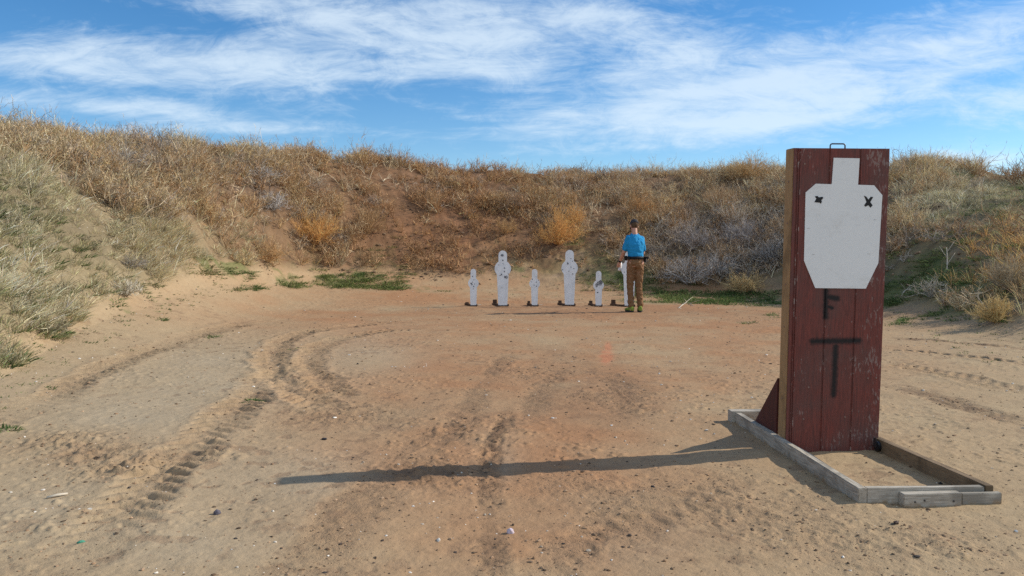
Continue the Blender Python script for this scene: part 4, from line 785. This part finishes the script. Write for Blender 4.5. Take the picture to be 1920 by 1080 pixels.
def person():
    d = 15.45; x = (1191 - 960) / FPX * d; z0 = hz(x, d)
    skin = Mat('skin', .55, spec=.3); skin.color(skin.mix(skin.noise(30), (.55, .30, .21), (.47, .24, .17))); skin = skin.m
    # local axes: +y away from the camera, +x right; feet at z = 0, height 1.74 with the head bowed
    hipL, hipR = (-.085, .0, .90), (.085, .0, .90); kneeL, kneeR = (-.095, .035, .49), (.082, .02, .49); ankL, ankR = (-.080, -.01, .09), (.105, .0, .09)
    shL, shR = (-.132, .035, 1.375), (.142, .075, 1.36); elL, elR = (-.215, .07, 1.115), (.190, .15, 1.10); wrL, wrR = (-.262, .24, .925), (.165, .34, .99)
    neck, head = Vector((-.005, .06, 1.47)), Vector((.0, .115, 1.60))
    bm = bmesh.new()
    loft(bm, [((0, .0, .84), (.15, 0, 0), (0, .10, 0)), ((0, 0, .93), (.165, 0, 0), (0, .11, 0)), ((0, .0, 1.03), (.145, 0, 0), (0, .095, 0)), ((0, .01, 1.16), (.155, 0, 0), (0, .105, 0)), ((.002, .03, 1.28), (.155, 0, 0), (0, .105, .01)), ((.004, .045, 1.36), (.130, 0, 0), (0, .085, .02)), ((0, .055, 1.43), (.070, 0, 0), (0, .06, 0))])
    limb(bm, [(0, .05, 1.42), neck, (0, .09, 1.54)], [.062, .057, .055])
    # head: skull, jaw, nose, ears, bowed forwards
    HM = Matrix.Translation(head) @ Matrix.Rotation(R(-24), 4, 'X') @ Matrix.Rotation(R(8), 4, 'Z')
    bmesh.ops.create_uvsphere(bm, u_segments=22, v_segments=16, radius=1, matrix=HM @ Matrix.Translation((0, -.012, .03)) @ Matrix.Diagonal((.076, .094, .092, 1)))
    bmesh.ops.create_uvsphere(bm, u_segments=18, v_segments=12, radius=1, matrix=HM @ Matrix.Translation((0, .022, -.035)) @ Matrix.Diagonal((.060, .070, .075, 1)))
    bmesh.ops.create_cone(bm, segments=10, radius1=.017, radius2=.006, depth=.045, cap_ends=True, matrix=HM @ Matrix.Translation((0, .098, -.012)) @ Matrix.Rotation(R(25), 4, 'X'))
    bmesh.ops.create_uvsphere(bm, u_segments=10, v_segments=8, radius=1, matrix=HM @ Matrix.Translation((0, .085, -.052)) @ Matrix.Diagonal((.024, .012, .010, 1)))
    for sg in (-1, 1):
        bmesh.ops.create_uvsphere(bm, u_segments=10, v_segments=8, radius=1, matrix=HM @ Matrix.Translation((sg * .078, -.004, -.004)) @ Matrix.Rotation(R(-18 * sg), 4, 'Z') @ Matrix.Diagonal((.010, .018, .032, 1)))
        bmesh.ops.create_uvsphere(bm, u_segments=8, v_segments=6, radius=.012, matrix=HM @ Matrix.Translation((sg * .03, .080, .008)))
    limb(bm, [shL, elL, wrL], [.046, .041, .028]); limb(bm, [shR, elR, wrR], [.046, .041, .028])
    limb(bm, [hipL, kneeL, ankL], [.088, .056, .040]); limb(bm, [hipR, kneeR, ankR], [.088, .056, .040])
    for a, s in ((ankL, -1), (ankR, 1)): limb(bm, [(a[0], a[1] - .03, .045), (a[0] + s * .01, a[1] + .14, .035)], [.035, .028])
    def hand(w, direc, palm_n, thumb, curl):
        w, f, n = Vector(w), Vector(direc).normalized(), Vector(palm_n).normalized(); sdv = f.cross(n).normalized() * thumb
        limb(bm, [w, w + f * .045, w + f * .085], [.027, .034, .033])
        for k, (off, ln) in enumerate(((.030, .072), (.011, .080), (-.009, .074), (-.027, .058))):
            b = w + f * .088 + sdv * off; p1 = b + (f * math.cos(curl) + n * math.sin(curl)) * ln * .5; p2 = p1 + (f * math.cos(2.1 * curl) + n * math.sin(2.1 * curl)) * ln * .5
            tube(bm, [b - f * .02, b, p1, p2], [.010, .0095, .0088, .007], 8)
        b = w + f * .03 + sdv * .026; p1 = b + (sdv * .7 + f * .6 + n * .3).normalized() * .036; p2 = p1 + (f * .8 + n * .6).normalized() * .030; tube(bm, [w + f * .015, b, p1, p2], [.014, .013, .011, .008], 8)
    hand(wrL, (-.25, .55, -.80), (.85, .3, -.2), 1, .75); hand(wrR, (-.55, .75, -.25), (-.2, -.1, -1), -1, .6)
    body = remesh(obj('person', bm, skin, None, True, loc=(x, d, z0 + .005), rot=(0, 0, R(4))), .0065, 3)
    tag(body, 'person in blue T-shirt, brown trousers and dark cap, standing with back turned beside steel targets', 'person')
    body.scale = (.94, .97, 1)
    def cloth(name, c1, c2, sc=6, b=.5, rough=.85, sc3=(1, 1, 1)):
        M = Mat(name, rough, spec=.15); n = M.noise(sc, 4, .6, sc3, 1.2); M.color(M.mix(n, c1, c2)); M.bump(M.noise(sc * 2.2, 4, .5, sc3, 1.8), b, .03); return M.m
    blue = cloth('blue jersey', (.014, .22, .47), (.024, .28, .56), 5, .55, .8, (1.6, 1.6, .6)); brown = cloth('brown canvas', (.27, .150, .075), (.19, .102, .050), 7, .8, .85, (.9, .9, 1.5))
    # shirt
    bm = bmesh.new()
    loft(bm, [((.004, .0, 1.000), (.166, 0, 0), (0, .122, 0)), ((.006, -.004, 1.06), (.160, 0, 0), (0, .120, 0)), ((.004, .0, 1.15), (.163, 0, 0), (0, .124, 0)), ((.006, .012, 1.25), (.178, 0, 0), (0, .130, .01)), ((.008, .028, 1.33), (.180, 0, .0), (0, .122, .02)), ((.006, .042, 1.39), (.150, 0, -.01), (0, .100, .02)), ((.002, .052, 1.435), (.105, 0, -.008), (0, .082, .02)), ((0, .060, 1.470), (.068, 0, 0), (0, .070, .02))])
    def lerp(a, b, t): return Vector(a).lerp(Vector(b), t)
    for a_, b_, sg in ((shL, elL, -1), (shR, elR, 1)):
        limb(bm, [lerp(a_, (0, .04, 1.40), .2), a_, lerp(a_, b_, .40), lerp(a_, b_, .74)], [.060, .064, .066, .064])
    wrinkle(remesh(obj('t_shirt', bm, blue, body, True), .008, 5), .022, .10)
    # trousers: baggy, breaking over the shoes
    bm = bmesh.new()
    loft(bm, [((0, .005, 1.035), (.155, 0, 0), (0, .108, 0)), ((0, -.002, .96), (.164, 0, 0), (0, .120, 0)), ((0, -.006, .88), (.168, 0, 0), (0, .122, 0)), ((0, .0, .83), (.155, 0, 0), (0, .10, 0))])
    for h, k, a in ((hipL, kneeL, ankL), (hipR, kneeR, ankR)):
        mid = lerp(h, k, .5); sh = lerp(k, a, .45)
        limb(bm, [(h[0], h[1] - .008, h[2] - .03), mid, k, sh, (a[0], a[1] + .0, .125)], [.092, .086, .074, .069, .066])
    wrinkle(remesh(obj('trousers', bm, brown, body, True), .009, 3), .040, .075)
    # belt with pouches and a holster
    dark = cloth('black nylon', (.012, .012, .014), (.02, .02, .022), 20, .3, .6); bm = bmesh.new()
    loft(bm, [((.0, .0, .985), (.173, 0, 0), (0, .128, 0)), ((.0, .0, 1.035), (.172, 0, 0), (0, .127, 0))]); be = obj('belt', bm, dark, body, True)
    for u, v, w, hh in ((-.175, .03, .035, .09), (-.145, -.085, .03, .07), (-.185, .085, .03, .08)):
        bm = bmesh.new(); bx(bm, u - w / 2, u + w / 2, v - .02, v + .03, 1.01 - hh * .6, 1.01 + hh * .4, .005)
        obj('pouch', bm, dark, be)
    bm = bmesh.new(); bx(bm, .17, .215, -.02, .06, .93, 1.03, .008); bx(bm, .185, .255, -.075, -.015, .99, 1.03, .008); obj('holster', bm, dark, be)
    # cap
    bm = bmesh.new(); g = bmesh.ops.create_uvsphere(bm, u_segments=22, v_segments=14, radius=1, matrix=HM @ Matrix.Translation((0, -.012, .045)) @ Matrix.Diagonal((.084, .103, .088, 1)))
    inv = HM.inverted(); bmesh.ops.delete(bm, geom=[v for v in bm.verts if (inv @ v.co).z < .022], context='VERTS')
    br = []
    for sgn in np.linspace(-1, 1, 9): br.append((HM @ Vector((sgn * .070, .070 * math.sqrt(max(0, 1 - sgn ** 2)) + .02, .026)), HM @ Vector((sgn * .072, .02 + .155 * math.sqrt(max(0, 1 - (sgn * .93) ** 2)), .020 - .016 * sgn * sgn))))
    va = [bm.verts.new(a) for a, b in br]; vb = [bm.verts.new(b) for a, b in br]
    for i in range(8): bm.faces.new((va[i], va[i + 1], vb[i + 1], vb[i]))
    capo = obj('cap', bm, cloth('charcoal cap', (.035, .035, .042), (.055, .055, .06), 25, .2), body, True); m = capo.modifiers.new('thick', 'SOLIDIFY'); m.thickness = .004
    bm = bmesh.new(); bmesh.ops.create_uvsphere(bm, u_segments=22, v_segments=14, radius=1, matrix=HM @ Matrix.Translation((0, -.014, .028)) @ Matrix.Diagonal((.080, .099, .094, 1)))
    bmesh.ops.delete(bm, geom=[v for v in bm.verts if (inv @ v.co).z > .03 or (inv @ v.co).z < -.058 or (inv @ v.co).y > .0], context='VERTS'); obj('hair', bm, cloth('short brown hair', (.10, .06, .035), (.14, .085, .05), 40, .6), body, True)
    # shoes
    for a, s, rz in ((ankL, -1, 18), (ankR, 1, -8)):
        bm = bmesh.new(); T = Matrix.Translation((a[0], a[1], 0)) @ Matrix.Rotation(R(rz), 4, 'Z')
        def RG(y, zc, hw, hh): return (T @ Vector((0, y, zc)), T.to_3x3() @ Vector((hw, 0, 0)), Vector((0, 0, hh)))
        loft(bm, [RG(-.075, .055, .022, .030), RG(-.065, .058, .038, .052), (RG(-.02, .062, .043, .058)), RG(.05, .050, .044, .045), RG(.12, .040, .050, .034), RG(.18, .034, .045, .027), RG(.215, .03, .024, .016)])
        sh = remesh(obj('shoe', bm, cloth('yellow green shoe mesh', (.30, .38, .05), (.16, .20, .06), 30, .3), body, True), .006, 2)
        bm = bmesh.new()
        loft(bm, [(T @ Vector((0, .065, z)), T.to_3x3() @ Vector((.052, 0, 0)), T.to_3x3() @ Vector((0, .150, 0))) for z in (.0, .022)]); obj('sole', bm, cloth('dark sole', (.05, .055, .05), (.03, .03, .03), 30, .2), sh)
    # watch
    bm = bmesh.new(); w = Vector(wrL); fdir = (w - Vector(elL)).normalized(); tube(bm, [w - fdir * .045, w - fdir * .015], .036, 16); obj('wrist_watch', bm, dark, body)
    # spray can held in the left hand
    f = Vector((-.25, .55, -.80)).normalized(); n = Vector((.85, .3, -.2)).normalized(); c = body.matrix_basis @ (w + f * .095 + n * .052)
    bm = bmesh.new(); tube(bm, [(0, 0, -.085), (0, 0, -.08), (0, 0, .06), (0, 0, .075), (0, 0, .08), (0, 0, .105)], [.028, .031, .031, .022, .016, .016], 18)
    can = obj('spray_can', bm, Mat('white can', .35, (.72, .73, .74), .5).m, None, True, loc=c, rot=(R(-18), R(12), 0)); tag(can, 'small white spray can in the left hand of the person', 'spray can')
person()
